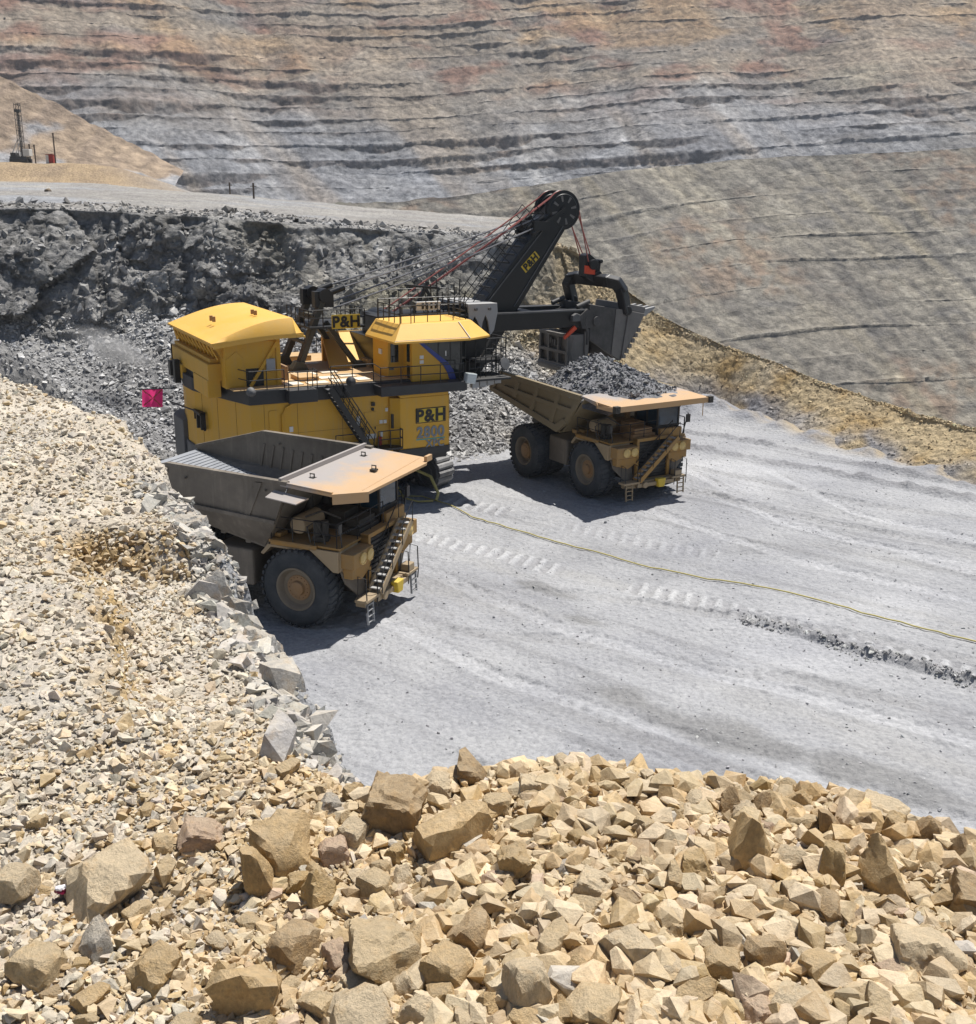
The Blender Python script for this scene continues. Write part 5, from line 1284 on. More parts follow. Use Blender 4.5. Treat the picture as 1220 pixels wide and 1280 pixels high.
for s in (-0.72, 0.72):
    b = MB(); b.lathe([(-0.22,0.3),(-0.22,1.02),(-0.16,1.08),(-0.16,1.28),(-0.05,1.20),(0.05,1.20),(0.16,1.28),(0.16,1.08),(0.22,1.02),(0.22,0.3)], (15.75,s,17.32), (0,1,0), 44)
    b.lathe([(-0.28,0.0),(-0.28,0.28),(0.28,0.28),(0.28,0.0)], (15.75,s,17.32), (0,1,0), 20)
    sh_ = b.build('sheave', M['black'], bo, smooth=35)
    b = MB()
    for k in range(8):
        a = 2*math.pi*(k+0.3)/8; u = Vector((math.cos(a),0,math.sin(a))); w = Vector((-math.sin(a),0,math.cos(a)))
        for yo in (-0.235, 0.235):
            c = Vector((15.75,s+yo,17.32)); pts = [c+u*0.55-w*0.055, c+u*0.95-w*0.09, c+u*0.95+w*0.09, c+u*0.55+w*0.055]
            b.plate(pts, 0.012)
    b.build('sheave_slot', M['dipper_worn'], sh_)
# crowd handle, saddle block
b = MB()
for s in (-1.55, 1.55): b.box((3.0,s-0.36,9.62),(17.3,s+0.36,10.82))
b.box((16.6,-1.9,9.7),(17.4,1.9,10.6)); b.box((12.8,-1.2,10.55),(13.6,1.2,10.75))
hd = b.build('dipper_handle', M['black'], SH, bevel=0.05)
b = MB()
for s in (-1.93,1.93): b.beam((4.0,s,10.78),(17.0,s,10.76),0.08,0.10)
b.build('rack_rail', M['grey'], hd)
b = MB(); b.prism([(7.9,11.5),(10.05,11.5),(10.1,10.9),(9.85,9.75),(9.55,9.4),(9.4,10.3),(9.2,10.75),(9.0,10.3),(8.9,9.75),(8.6,10.4),(8.4,10.7),(8.2,10.3),(8.05,9.9)], 'y', -2.15, -1.98); b.prism([(7.9,11.5),(10.05,11.5),(9.85,9.75),(8.05,9.9)], 'y', 1.98, 2.15); b.box((7.95,-2.0,11.3),(10.0,2.0,11.5))
b.build('saddle_block', M['lightgrey'], SH, bevel=0.03)
b = MB()
b.cyl((8.45,-2.3,11.15),(8.45,-2.1,11.15),0.1,10); b.cyl((9.45,-2.3,11.15),(9.45,-2.1,11.15),0.1,10); b.build('pin', M['grey'], SH)
for s in (-1.6,1.6):
    b = MB(); b.prism([(16.5,10.35),(17.2,10.85),(17.8,10.4),(18.0,9.9),(17.6,9.55),(16.8,9.5)], 'y', s-0.5, s+0.5); b.cyl((17.95,s-0.62,9.98),(17.95,s+0.62,9.98),0.33,18); b.tube([(17.1,s-0.4,10.3),(17.0,s-0.4,9.9),(17.3,s-0.4,9.3),(17.3,s-0.4,8.4)],0.12,8)
    b.cyl((16.6,s,10.95),(17.6,s,11.3),0.17,12)
    b.build('handle_bracket', M['dipper'], hd, smooth=35)
b = MB(); b.prism([(15.9,10.05),(16.5,10.05),(16.5,10.5),(16.2,10.6),(15.9,10.45)], 'y', -2.25, -1.9); b.build('trip_motor', M['grey'], hd, bevel=0.04)
b = MB(); b.prism([(15.35,9.05),(16.15,9.75),(16.35,9.55),(16.1,9.35),(15.6,9.0),(15.4,8.85)], 'y', -2.12, -1.95); b.build('orange_arm', M['redpaint'], hd)
b = MB(); b.box((4.6,-0.8,9.65),(4.9,0.8,10.7)); b.build('end_stop', M['dark'], hd)
# dipper: side plates, curved back, lip with teeth, open door, bail
A_, B_, E_, F_, C_, D_ = (17.4,11.15), (20.6,10.62), (22.0,10.35), (21.45,9.3), (20.05,7.1), (17.5,8.7)
b = MB()
for s in (-1.9, 1.9): b.prism([A_, B_, C_, D_], 'y', s-0.09, s+0.09)
b.plate([(A_[0],-1.9,A_[1]),(A_[0],1.9,A_[1]),(D_[0],1.9,D_[1]),(D_[0],-1.9,D_[1])], 0.15)
b.plate([(D_[0],-1.9,D_[1]),(D_[0],1.9,D_[1]),(C_[0],1.9,C_[1]),(C_[0],-1.9,C_[1])], 0.2) if False else None
b.plate([(B_[0],-1.9,B_[1]),(B_[0],1.9,B_[1]),(C_[0],1.9,C_[1]),(C_[0],-1.9,C_[1])], 0.2)
dp = b.build('dipper', M['dipper'], SH, bevel=0.04)
b = MB()
for s in (-2.0, 2.0): b.prism([(19.6,10.78),(20.75,10.6),(20.15,7.15),(19.35,7.6)], 'y', s-0.05, s+0.05)
b.build_each('wear_plate', M['dipper_worn'], dp)
b = MB()
for s in (-1.95, 1.95):
    b.prism([B_, E_, F_, (20.1,7.15)], 'y', s-0.22, s+0.22)
    for k in range(6): x = 20.15+0.24*k; z = 7.4+0.36*k; b.box((x+0.05,s-0.27,z-0.12),(x+0.34,s+0.27,z+0.16))
b.plate([(B_[0],-2.1,B_[1]),(B_[0],2.1,B_[1]),(E_[0],2.1,E_[1]),(E_[0],-2.1,E_[1])], 0.45)
b.build('lip', M['dipper_worn'], dp, bevel=0.04)
for k in range(6):
    y = -1.85+0.74*k; b = MB()
    b.add([(21.2,y-0.2,10.2),(21.2,y+0.2,10.2),(21.2,y-0.2,10.62),(21.2,y+0.2,10.62),(22.1,y-0.2,10.15),(22.1,y+0.2,10.15),(22.1,y-0.2,10.65),(22.1,y+0.2,10.65),(23.0,y-0.13,10.72),(23.0,y+0.13,10.72),(23.0,y-0.13,10.80),(23.0,y+0.13,10.80)],
          [(0,1,3,2),(0,4,5,1),(2,3,7,6),(0,2,6,4),(1,5,7,3),(4,8,9,5),(6,7,11,10),(4,6,10,8),(5,9,11,7),(8,10,11,9)])
    b.build('tooth', M['teeth'], dp)
b = MB()
dq = [(15.85,9.1),(17.15,9.1),(17.3,7.6),(17.25,6.35),(16.9,6.15),(16.1,6.4),(15.8,6.9)]
for s in (-1.85, 1.65): b.prism(dq, 'y', s, s+0.2)
b.prism([(15.95,9.1),(17.1,9.1),(17.15,6.3),(16.1,6.5)], 'y', -1.65, 1.65)
for y in (-1.85,-0.75,0.5,1.65): b.box((15.75,y,6.9),(15.97,y+0.2,9.1))
for z in (6.85,7.75,8.9): b.box((15.74,-1.85,z),(15.96,1.85,z+0.22))
b.tube([(15.95,-1.85,6.75),(15.95,1.85,6.75)],0.32,14)
for (yy,zz_) in ((0.0,8.15),(0.25,8.3),(-0.3,8.2)): b.box((15.72,yy,zz_),(15.95,yy+0.1,zz_+0.45))
b.prism([(17.1,9.3),(17.45,9.3),(17.4,6.8),(17.15,6.8)], 'y', -2.0, -1.86)
b.tube([(16.2,-1.95,8.9),(16.0,-1.95,8.0),(16.25,-1.95,7.0)],0.025,5)
b.build('dipper_door', M['dipper_worn'], dp, bevel=0.03)
b = MB(); n = 20; path = []
pts = [(18.35,1.75,11.2),(18.0,1.75,12.25),(18.1,1.6,12.62),(18.4,1.2,12.72),(19.3,-1.2,12.62),(19.75,-1.7,12.5),(20.1,-1.85,12.0),(20.5,-1.9,10.6)]
b2 = [Vector(p) for p in pts]
for a_, c_ in zip(b2[:-1], b2[1:]): b.beam(a_ - (c_-a_).normalized()*0.2, c_ + (c_-a_).normalized()*0.2, 0.62, 0.78, (-0.35,-0.15,1) if abs((c_-a_).normalized().z) < 0.8 else (1,0.4,0))
for (x,y,z) in ((18.35,1.75,11.1),(20.5,-1.9,10.6)): b.cyl((x,y-0.35,z),(x,y+0.35,z),0.35,16)
b.build('bail', M['black'], dp, bevel=0.08)
b = MB(); b.prism([(18.0,12.9),(17.95,14.3),(18.25,14.45),(18.75,14.1),(19.25,13.8),(19.2,13.2),(19.1,12.6),(18.6,12.5)], 'y', -0.45, 0.45); b.cyl((19.0,-0.65,12.95),(19.0,0.65,12.95),0.3,16); b.cyl((18.5,-0.75,13.7),(18.5,0.75,13.7),0.35,18); b.cyl((19.2,-0.6,13.9),(19.2,0.6,13.9),0.14,10)
pd = b.build('padlock', M['black'], dp, bevel=0.04)
b = MB(); b.prism([(17.85,13.1),(18.7,13.0),(18.7,13.55),(17.85,13.65)], 'y', -0.56, -0.45); b.build('orange_plate', M['redpaint'], pd)
# ropes
b = MB()
def sag(p, q, s, n=10):
    p = Vector(p); q = Vector(q); return [p.lerp(q,i/n) - Vector((0,0,4*s*(i/n)*(1-i/n))) for i in range(n+1)]
for s in (-1.1, 1.1):
    b.tube(sag((-0.2,gy_+s,12.6),(14.2,s*0.75,16.95),0.15), 0.055, 6); b.tube(sag((-0.6,gy_+s*0.9,11.4),(14.2,s*0.95,16.5),0.2), 0.055, 6)
b.build('suspension_rope', M['rope'], SH)
b = MB()
for s in (-0.72, 0.72):
    for o2 in (-0.06, 0.06) if s < 0 else (0.0,):
        top = [(15.75+1.24*math.cos(R(a)), s+o2, 17.32+1.24*math.sin(R(a))) for a in (138,120,100,80,60,40,20,0)]
        b.tube(sag((3.0,s+o2,10.9), top[0], 0.1)+[Vector(t) for t in top]+[Vector((18.0,s*0.55+o2,14.2))] if False else sag((3.0,s+o2,10.9), top[0], 0.1)+[Vector(t) for t in top], 0.05, 6)
    for dx in (-0.28, 0.28): b.tube([(16.99,s+dx*0.5,17.3),(18.35+dx*0.9,s*0.6+dx*0.5,13.9)], 0.042, 6)
b.build('hoist_rope', M['redrope'], SH)
# number bracket and flag poles at the tail
b = MB(); b.box((-9.05,-1.2,5.75),(-8.95,-0.1,5.85)); b.box((-9.35,-2.0,4.75),(-9.25,-0.2,4.85)); b.box((-9.5,-1.9,4.8),(-9.2,-1.75,5.8)); b.box((-9.55,-1.2,4.8),(-9.2,-1.0,5.8)); b.box((-9.5,-0.4,5.2),(-9.3,-0.3,5.8)); b.box((-9.55,-1.9,5.65),(-9.2,-0.3,5.8)); b.tube([(-9.45,-0.5,5.7),(-10.2,2.8,5.75)],0.045,6)
b.build('lamp_bracket', M['railblack'], SH)
b = MB(); b.box((-9.95,2.0,7.0),(-9.6,2.5,8.4)); b.box((-10.0,3.0,7.3),(-9.6,3.6,8.2)); b.tube([(-9.8,3.2,8.0),(-9.8,3.2,9.2)],0.05,6); b.build('cable_reel', M['railblack'], SH, bevel=0.03)
def shw(p): 
    a = R(28.75); return (-9.42+p[0]*math.cos(a)-p[1]*math.sin(a), 66.3+p[0]*math.sin(a)+p[1]*math.cos(a), p[2])
FR = empty('warning_flag', shw((-9.75,2.6,6.6)), R(180), 'pink warning flag with a brown cross, hung from a pole at the shovel tail', 'flag')
b = MB(); b.tube([(0,0,0),(2.35,0.1,-0.12)],0.035,6); b.build('pole', M['railblack'], FR)
fx_ = np.linspace(0,1,26); fz_ = np.linspace(0,1,22); U, Wv = np.meshgrid(fx_, fz_, indexing='ij')
fxx = 0.88 + 1.28*U + 0.07*Wv; fyy = 0.04+0.07*np.sin(7*U+2*Wv)*(0.3+Wv) + 0.03*np.sin(17*U); fzz2 = -0.06-0.05*U - 1.12*Wv - 0.03*np.sin(5*U)*Wv
def cloth(nm, Y0, mat, par, mask=None):
    V = np.stack([fxx.ravel(), (fyy+Y0).ravel(), fzz2.ravel()], 1); F = grid_faces(26, 22)
    if mask is not None: F = F[mask]
    return fast_mesh(nm, V, F, mat, parent=par, smooth=True)
cl = cloth('cloth', 0.0, M['flag'], FR)
uc = (U[:-1,:-1]+U[1:,1:]).ravel()/2; wc_ = (Wv[:-1,:-1]+Wv[1:,1:]).ravel()/2
msk = ((np.abs(uc-wc_) < 0.036) | (np.abs(uc-(1-wc_)) < 0.036)) & (wc_ > 0.06) & (wc_ < 0.9)
cloth('cross', 0.006, M['flagtape'], cl, msk)

# ---------------------------------------------------------------- trailing cable across the floor
pts = [(-6.3,63.0),(-4.14,63.3),(-2.45,61.44),(-0.94,59.32),(1.38,57.06),(4.79,53.9),(7.89,51.17),(11.52,48.7),(14.87,46.55),(18.05,43.81),(20.92,41.34),(27,36.2)]
xs = []
for (a, b_) in zip(pts[:-1], pts[1:]):
    for t in np.linspace(0,1,7,endpoint=False): xs.append((a[0]+(b_[0]-a[0])*t + 0.03*math.sin(len(xs)*0.5), a[1]+(b_[1]-a[1])*t))
b = MB(); b.tube([(x,y,floor_z(x,y)+0.09) for x,y in xs], 0.036, 7)
tag(b.build('power_cable', M['cable'], None, smooth=60), 'long yellow power cable trailing across the pit floor to the shovel', 'power cable')
b = MB(); b.tube([(-6.0,64.0,1.6),(-4.6,63.6,1.7),(-3.6,63.2,1.35),(-3.1,62.5,0.5),(-3.2,62.2,0.1)],0.10,8); b.tube([(-5.8,63.2,0.9),(-5.2,62.3,0.2),(-4.3,61.9,0.1),(-3.4,62.1,0.1)],0.06,6)
tag(b.build('cable_loop', M['cable'], None, smooth=60), 'short loop of yellow cable rising from the floor to the shovel crawlers', 'cable')

# ---------------------------------------------------------------- things on the upper bench
def bench_z(x, y, dflt=20.0):
    G = P.reshape(len(su), NV, 3)[:, NS+NC-4:]
    d = (G[...,0]-x)**2 + (G[...,1]-y)**2; return float(G[...,2].ravel()[int(np.argmin(d))])
def pix(px, py, dist):
    """point seen at a pixel of the photograph, at a given forward distance"""
    X_, Y_ = px-610.0, py-640.0; r = R(0.75); c_, s_ = math.cos(r), math.sin(r); X_, Y_ = c_*X_+s_*Y_, -s_*X_+c_*Y_
    cp, sp = math.cos(R(16.65)), math.sin(R(16.65)); f = 1310.0
    d = Vector((X_/f, cp-sp*Y_/f, -sp-cp*Y_/f)); return Vector((0,0,CAM_H)) + d*(dist/d.y)
q = pix(27, 208, 262); dz_ = bench_z(q.x, q.y)
DR = empty('drill_rig', (q.x,q.y,dz_), 0, 'blast hole drill rig with a tall lattice mast on the upper bench', 'drill rig'); DR.scale = (0.9,0.9,0.92); k = 0.92
b = MB(); 
for s in (-1.3,1.3): b.box((-2.6*k,s-0.4,0),(2.6*k,s+0.4,1.0))
b.build('crawler', M['drillgrey'], DR, bevel=0.15)
b = MB(); b.box((-2.3,-1.5,1.0),(2.0,1.5,1.5)); b.box((-2.1,-1.3,1.5),(-0.8,1.3,2.4)); b.build('deck', M['drillgrey'], DR, bevel=0.05)
b = MB(); b.box((1.2,-1.3,1.6),(2.9,0.9,3.3)); b.build('cab', M['whitebox'], DR, bevel=0.08)
b = MB()
for (x,y) in ((-0.1,-0.55),(1.1,-0.55),(-0.1,0.55),(1.1,0.55)): b.beam((x,y,1.2),(x,y,14.3),0.11,0.11)
for z in np.arange(1.5,14.2,1.25):
    for y in (-0.55,0.55): b.beam((-0.1,y,z),(1.1,y,z+1.25 if z < 13 else z+0.4),0.07,0.07); b.beam((-0.1,y,z),(1.1,y,z),0.07,0.07)
b.box((-0.2,-0.6,12.2),(1.2,0.6,12.9)); b.beam((0.5,0,1.2),(0.5,0,12.4),0.3,0.3)
b.build('mast', M['drillgrey'], DR)
b = MB(); b.beam((-2.2,0,2.0),(-0.4,0,5.5),0.18,0.18); b.beam((-0.9,-0.8,1.8),(0.9,-0.8,6.0),0.16,0.16); b.build('mast_brace', M['label'], DR)
q = pix(64, 208, 258); dz_ = bench_z(q.x, q.y)
SB = empty('equipment_shed', (q.x,q.y,dz_), 0, 'small red and white shed beside a pole on the upper bench', 'shed')
b = MB(); b.box((-0.2,-0.6,0),(0.85,0.6,2.0)); b.build('red_side', M['redbox'], SB); b = MB(); b.box((-0.85,-0.6,0),(-0.2,0.6,1.9)); b.build('white_side', M['whitebox'], SB); b = MB(); b.plate([(-0.95,-0.7,2.05),(0.95,-0.7,2.2),(0.95,0.7,2.2),(-0.95,0.7,2.05)],0.08); b.build('roof', M['redbox'], SB)
def pole(px, py, top, dist, label, arm=False):
    q = pix(px, py, dist); z = bench_z(q.x, q.y); h = top*dist/1310.0
    r_ = empty('utility_pole', (q.x,q.y,z-0.2), 0, label, 'pole', 'poles on the upper bench')
    b = MB(); b.tube([(0,0,0),(0,0,h+0.2)], 0.16, 7); b.build('shaft', M['wood'], r_)
    b = MB(); b.beam((-0.5,0,h-0.3),(0.5,0,h-0.3),0.12,0.12) if arm else b.box((-0.18,-0.18,h),(0.18,0.18,h+0.3)); b.build('cross_arm' if arm else 'cap', M['wood'], r_)
pole(70,207,33,256,'tall dark pole just right of the red and white shed')
pole(39,206,22,268,'left one of two thin dark posts right of the drill rig'); pole(45,206,22,270,'right one of two thin dark posts right of the drill rig')
pole(317,240,18,175,'thin dark pole standing at the foot of the tan mound', True); pole(287,232,16,215,'short pole behind the end of the tan mound', True)
q = pix(60,243,150); z = bench_z(q.x,q.y)
for nm, (px_q, py_q, dd, s, lb) in {'a': (60,246,150,0.55,'lone dark boulder lying on the pale upper bench')}.items():
    V, F = rock_shape(3, 77); qq = pix(px_q, py_q, dd)
    o = fast_mesh('boulder', V*s, F, M['rock'], smooth=False); o.color = (0.14,0.12,0.10,1); o.location = (qq.x,qq.y,bench_z(qq.x,qq.y)+0.2); tag(o, lb, 'boulder')
# ---------------------------------------------------------------- rubble bench in front of the camera
EDGE = [(-30,23),(-20,20.5),(-13,18.6),(-9.6,17.3),(-7.75,16.5),(-6.1,14.8),(-4.6,13.0),(-3.47,11.0),(-2.68,9.2),(-1.98,7.9),(-1.60,7.1),(-1.33,6.4),(-1.09,5.7),(-0.90,5.2),(-0.72,4.80),(-0.45,4.80),(0.0,4.92),(0.6,4.95),(1.1,4.82),(1.6,4.74),(1.95,4.5),(2.35,4.28),(4.0,3.5),(8,2.4),(16,0.8),(26,-2)]
BENCH_Z = 15.12
def bench(x, y, detail=True):
    p = np.stack([x, y, np.zeros_like(x)], 1)
    d, al, ac, L = seg_coords(x, y, EDGE)
    ins = -ac                                           # metres inside the edge
    jag = 0.16*fbm(p*1.3, 4, 901) + 0.07*fbm(p*5, 3, 903)
    ins = ins + jag*sstep(3.0, 6.5, y) + 0.06*jag
    z = BENCH_Z + 0.10*fbm(p*0.35, 3, 905) + 0.035*fbm(p*1.7, 4, 907) + 0.016*fbm(p*6.5, 3, 909)
    # cut notch by the edge, its floor lower than the bench behind it
    nb = 0.10*vnoise(p*2.0, 911)
    notch = sstep(1.25, 0.85, ins+nb)*sstep(8.95, 8.45, y+nb-0.25*ins)*sstep(5.3, 6.4, y)
    z = z - 0.36*notch
    far = sstep(9.0, 12.0, y); z = z + 0.12*far
    bermy = sstep(5.6, 4.4, y)*sstep(-1.2, 0.2, x); z = z + bermy*0.05
    out = np.maximum(-ins, 0)
    ledge = out + 0.25*fbm(p*np.array([0.9,0.9,1]), 3, 913)*np.minimum(out, 1)
    led = np.maximum(ledge, 0); flank = sstep(4.9,5.6,y)*sstep(11.5,10,y)
    z = z - np.clip(np.where(flank > 0.5, 1.6*np.minimum(led, 0.22) + 5.2*np.maximum(led-0.22, 0), 5.2*led), 0, 16.5)
    z = z - 0.10*sstep(0.25, 0.0, ins)
    return z, ins, notch
bx = mult_axis([(-30,-12,60),(-12,-6,110),(-6,3.6,420),(3.6,8,50),(8,28,40)])
by = mult_axis([(-6,1.6,25),(1.6,6.2,260),(6.2,10.5,150),(10.5,19,150),(19,28,40)])
BX2, BY2 = np.meshgrid(bx, by, indexing='ij')
bz, bins, bno = bench(BX2.ravel(), BY2.ravel())
pb2 = np.stack([BX2.ravel(), BY2.ravel(), bz], 1)
pale = mixc((0.56,0.505,0.42), (0.49,0.43,0.345), sstep(-0.4,0.5,fbm(pb2*0.6,4,921)))
pale = mixc(pale, (0.47,0.455,0.42), sstep(0.05,0.6,fbm(pb2*0.35+5,3,923))*0.7)
near = sstep(6.0, 4.2, pb2[:,1])
pale = mixc(pale, (0.42,0.335,0.225), near*0.7*sstep(-2.2,-0.6,pb2[:,0]))
steep = sstep(0.02, -0.15, bins)
gcol = mixc((0.40,0.405,0.41), (0.29,0.295,0.305), sstep(-0.4,0.4,fbm(pb2*1.5,4,925)))
grey_edge = sstep(0.35, 0.05, bins+0.25*fbm(pb2*1.2,3,927))*sstep(4.9,5.6,pb2[:,1])*sstep(11.5,9.0,pb2[:,1])
pale = mixc(pale, gcol, np.maximum(grey_edge, steep*0.8))
wall_n = bno*(1-bno)*4
pale = mixc(pale, (0.40,0.285,0.14), np.clip(wall_n,0,1)*sstep(0.35,0.6,bins))
bobj = fast_mesh('rubble_ground', pb2, grid_faces(len(bx), len(by)), M['bench'], cols=pale, smooth=True)
tag(bobj, 'pale bench soil at the edge above the pit', 'ground', kind='structure')
def bench_h(x, y): return float(bench(np.array([float(x)]), np.array([float(y)]))[0][0])

def sample_bench(n, y0, y1, power=1.0):
    xs, ys = [], []
    while sum(map(len, xs)) < n:
        u = rng.uniform(0, 1, 2*n); y = y0*(y1/y0)**u if power else rng.uniform(y0, y1, 2*n)
        x = rng.uniform(-0.56*y-0.5, 0.56*y+0.5)
        zz, ins, no = bench(x, y); k = ins > -0.02
        xs.append(x[k]); ys.append(y[k])
    return np.concatenate(xs)[:n], np.concatenate(ys)[:n]
TONES = {'cutgrey': (0.41,0.40,0.375), 'cream': (0.58,0.525,0.435), 'pale': (0.60,0.485,0.325), 'buff': (0.53,0.405,0.24), 'tan': (0.49,0.345,0.175), 'ochre': (0.46,0.32,0.15), 'brown': (0.38,0.265,0.145), 'grey': (0.44,0.41,0.36), 'pinkish': (0.48,0.345,0.25)}
def tone_cols(n, names, probs):
    ix = rng.choice(len(names), n, p=probs); base = np.array([TONES[k] for k in names])[ix]
    return np.clip(base*rng.normal(1, 0.10, (n,1))*(1+rng.normal(0,0.012,(n,3))), 0.05, 0.75)
# chips over the whole bench, thinner where the soil is packed
x, y = sample_bench(96000, 2.4, 17.5)
k = rng.uniform(0, 1, len(x)) < np.where((y > 5.2) | (x < -1.2), 0.42 + 0.5*sstep(-0.35, 0.3, fbm(np.stack([x, y, 0*x], 1)*0.55, 3, 941)), 1.0); x, y = x[k], y[k]
zz, ins, no = bench(x, y)
size = np.minimum(rng.lognormal(-4.42, 0.55, len(x)), 0.045)*np.interp(y, [2.4,5,9,17], [0.95,1.0,1.12,1.3])
cc = tone_cols(len(x), ['cream','pale','grey','buff'], [0.74,0.14,0.07,0.05])
cc = np.where(((y < 5.2) & (x > -1.6+0.5*rng.normal(0,1,len(x))))[:,None], tone_cols(len(x), ['pale','buff','tan','ochre','grey'], [0.34,0.38,0.20,0.05,0.03]), cc)
gm = ((ins < 0.10) & (y > 5.3) & (y < 10.5)); cc = np.where(gm[:,None], gauss_cols((0.38,0.385,0.39), len(x), 0.12), cc)
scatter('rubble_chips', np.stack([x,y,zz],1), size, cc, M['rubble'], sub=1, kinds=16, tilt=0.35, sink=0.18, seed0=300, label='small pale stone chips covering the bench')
# fist sized stones
x, y = sample_bench(6400, 2.3, 7.4)
keep = rng.uniform(0,1,len(x)) < np.where(y < 5.3, 1.0, np.interp(y, [5.3,7.4],[0.4,0.10]))*np.where(x < -0.9, np.interp(y,[2.5,4.6],[0.8,0.22]), 1.0)
x, y = x[keep], y[keep]; zz, ins, no = bench(x, y)
lf = sstep(0.2, -1.6, x)
size = np.minimum(rng.lognormal(-3.10, 0.36, len(x)), 0.078)*(1-0.56*lf)
cc = tone_cols(len(x), ['pale','buff','tan','ochre','grey','pinkish','brown'], [0.30,0.33,0.23,0.06,0.02,0.02,0.04])
cc = np.where((x < -1.0)[:,None], tone_cols(len(x), ['cream','pale','buff'], [0.6,0.3,0.1]), cc)
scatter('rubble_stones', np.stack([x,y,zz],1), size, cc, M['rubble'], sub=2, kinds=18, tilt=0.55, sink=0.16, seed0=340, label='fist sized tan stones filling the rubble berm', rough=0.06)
x, y = sample_bench(260, 6, 15.5); zz, ins, no = bench(x, y)
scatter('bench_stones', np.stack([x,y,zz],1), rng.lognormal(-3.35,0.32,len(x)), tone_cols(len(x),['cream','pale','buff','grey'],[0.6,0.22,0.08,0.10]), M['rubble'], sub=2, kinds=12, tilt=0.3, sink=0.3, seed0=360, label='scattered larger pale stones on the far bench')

n = 9000
y = rng.uniform(4.9, 10.6, n); x = np.interp(y, [4.7,5.2,5.7,6.4,7.1,7.9,9.2,11.0], [-0.72,-0.95,-1.15,-1.38,-1.64,-2.0,-2.68,-3.45]) + rng.normal(-0.13, 0.20, n)
zz, ins, no = bench(x, y); k = (ins > -0.5) & (ins < 0.25); x, y, zz = x[k], y[k], zz[k]
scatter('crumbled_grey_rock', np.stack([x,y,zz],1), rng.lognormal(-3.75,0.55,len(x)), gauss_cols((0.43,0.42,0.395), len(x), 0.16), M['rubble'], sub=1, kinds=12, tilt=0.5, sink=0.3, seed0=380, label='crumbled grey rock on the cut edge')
n = 1600
y = rng.uniform(7.6, 9.1, n); x = rng.uniform(-3.7, -2.0, n); zz, ins, no = bench(x, y); k = (no > 0.06) & (no < 0.94) & (ins > 0.25); x, y, zz = x[k], y[k], zz[k]
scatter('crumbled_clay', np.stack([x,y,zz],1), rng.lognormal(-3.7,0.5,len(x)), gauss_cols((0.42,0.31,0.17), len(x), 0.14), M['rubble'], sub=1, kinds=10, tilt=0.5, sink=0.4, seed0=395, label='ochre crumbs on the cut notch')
# big rocks, one object each
def big_mesh(kind, seed):
    st = {'blocky': (1.0,0.86,0.74), 'slab': (1.0,0.80,0.42), 'wedge': (1.0,0.72,0.80), 'rounded': (0.96,0.92,0.86)}[kind]
    V, F = rock_shape(4 if seed % 3 == 0 else 3, 1000+seed, 0.055, st, cuts={'blocky':4,'slab':4,'wedge':5,'rounded':20}[kind])
    if kind == 'wedge':
        V = V.copy(); t = (V[:,2]+0.8)/1.6; V[:,0] *= (1.05-0.60*t); V[:,1] *= (1.05-0.5*t); V /= np.abs(V).max()
    o = fast_mesh('rock', V, F, M['rock'], smooth=True); o.data.set_sharp_from_angle(angle=R(24))
    COL.objects.unlink(o); return o.data
LIB = {k: [big_mesh(k, 10*i+j) for j in range(6)] for i, k in enumerate(('blocky','slab','wedge','rounded'))}
placed = []
def put_rock(px, py, w, h, kind, tone, label, sink=0.26, name='boulder', var=None, jit=None):
    q = None; zt = BENCH_Z + 0.05
    for _ in range(4):
        X_, Y_ = px-610.0, py-640.0; c_, s_ = math.cos(R(0.75)), math.sin(R(0.75)); X_, Y_ = c_*X_+s_*Y_, -s_*X_+c_*Y_
        cp, sp = math.cos(R(16.65)), math.sin(R(16.65)); d = Vector((X_/1310, cp-sp*Y_/1310, -sp-cp*Y_/1310))
        q = Vector((0,0,CAM_H)) + d*((zt-CAM_H)/d.z)
        s = 0.5*w*(q-Vector((0,0,CAM_H))).length/1310.0/(1.22 if (py > 1150 and px < 400) else 1.15)
        hz = 0.5*h*(q-Vector((0,0,CAM_H))).length/1310.0
        zt = bench_h(q.x, q.y) + hz*(1-2*sink)*0.8
    return place_rock(q.x, q.y, zt, s, s*h/w*1.12, kind, tone, label, name, var)
def place_rock(x, y, z, s, sz, kind, tone, label, name='rock', var=None):
    me = LIB[kind][random.randrange(6) if var is None else var]
    o = bpy.data.objects.new(name, me); COL.objects.link(o)
    zf = {'blocky':0.74,'slab':0.42,'wedge':0.8,'rounded':0.86}[kind]
    o.location = (x, y, z); o.scale = (s, s*random.uniform(0.9,1.1), max(sz/zf*0.92, s*0.5))
    o.rotation_euler = (random.gauss(0,0.14), random.gauss(0,0.14), random.uniform(0, 2*math.pi))
    k = random.gauss(1, 0.06); b_ = TONES[tone]; o.color = (b_[0]*k, b_[1]*k, b_[2]*k, 1)
    tag(o, label, 'rock', 'large rocks in the rubble berm'); placed.append((x, y, s)); return o
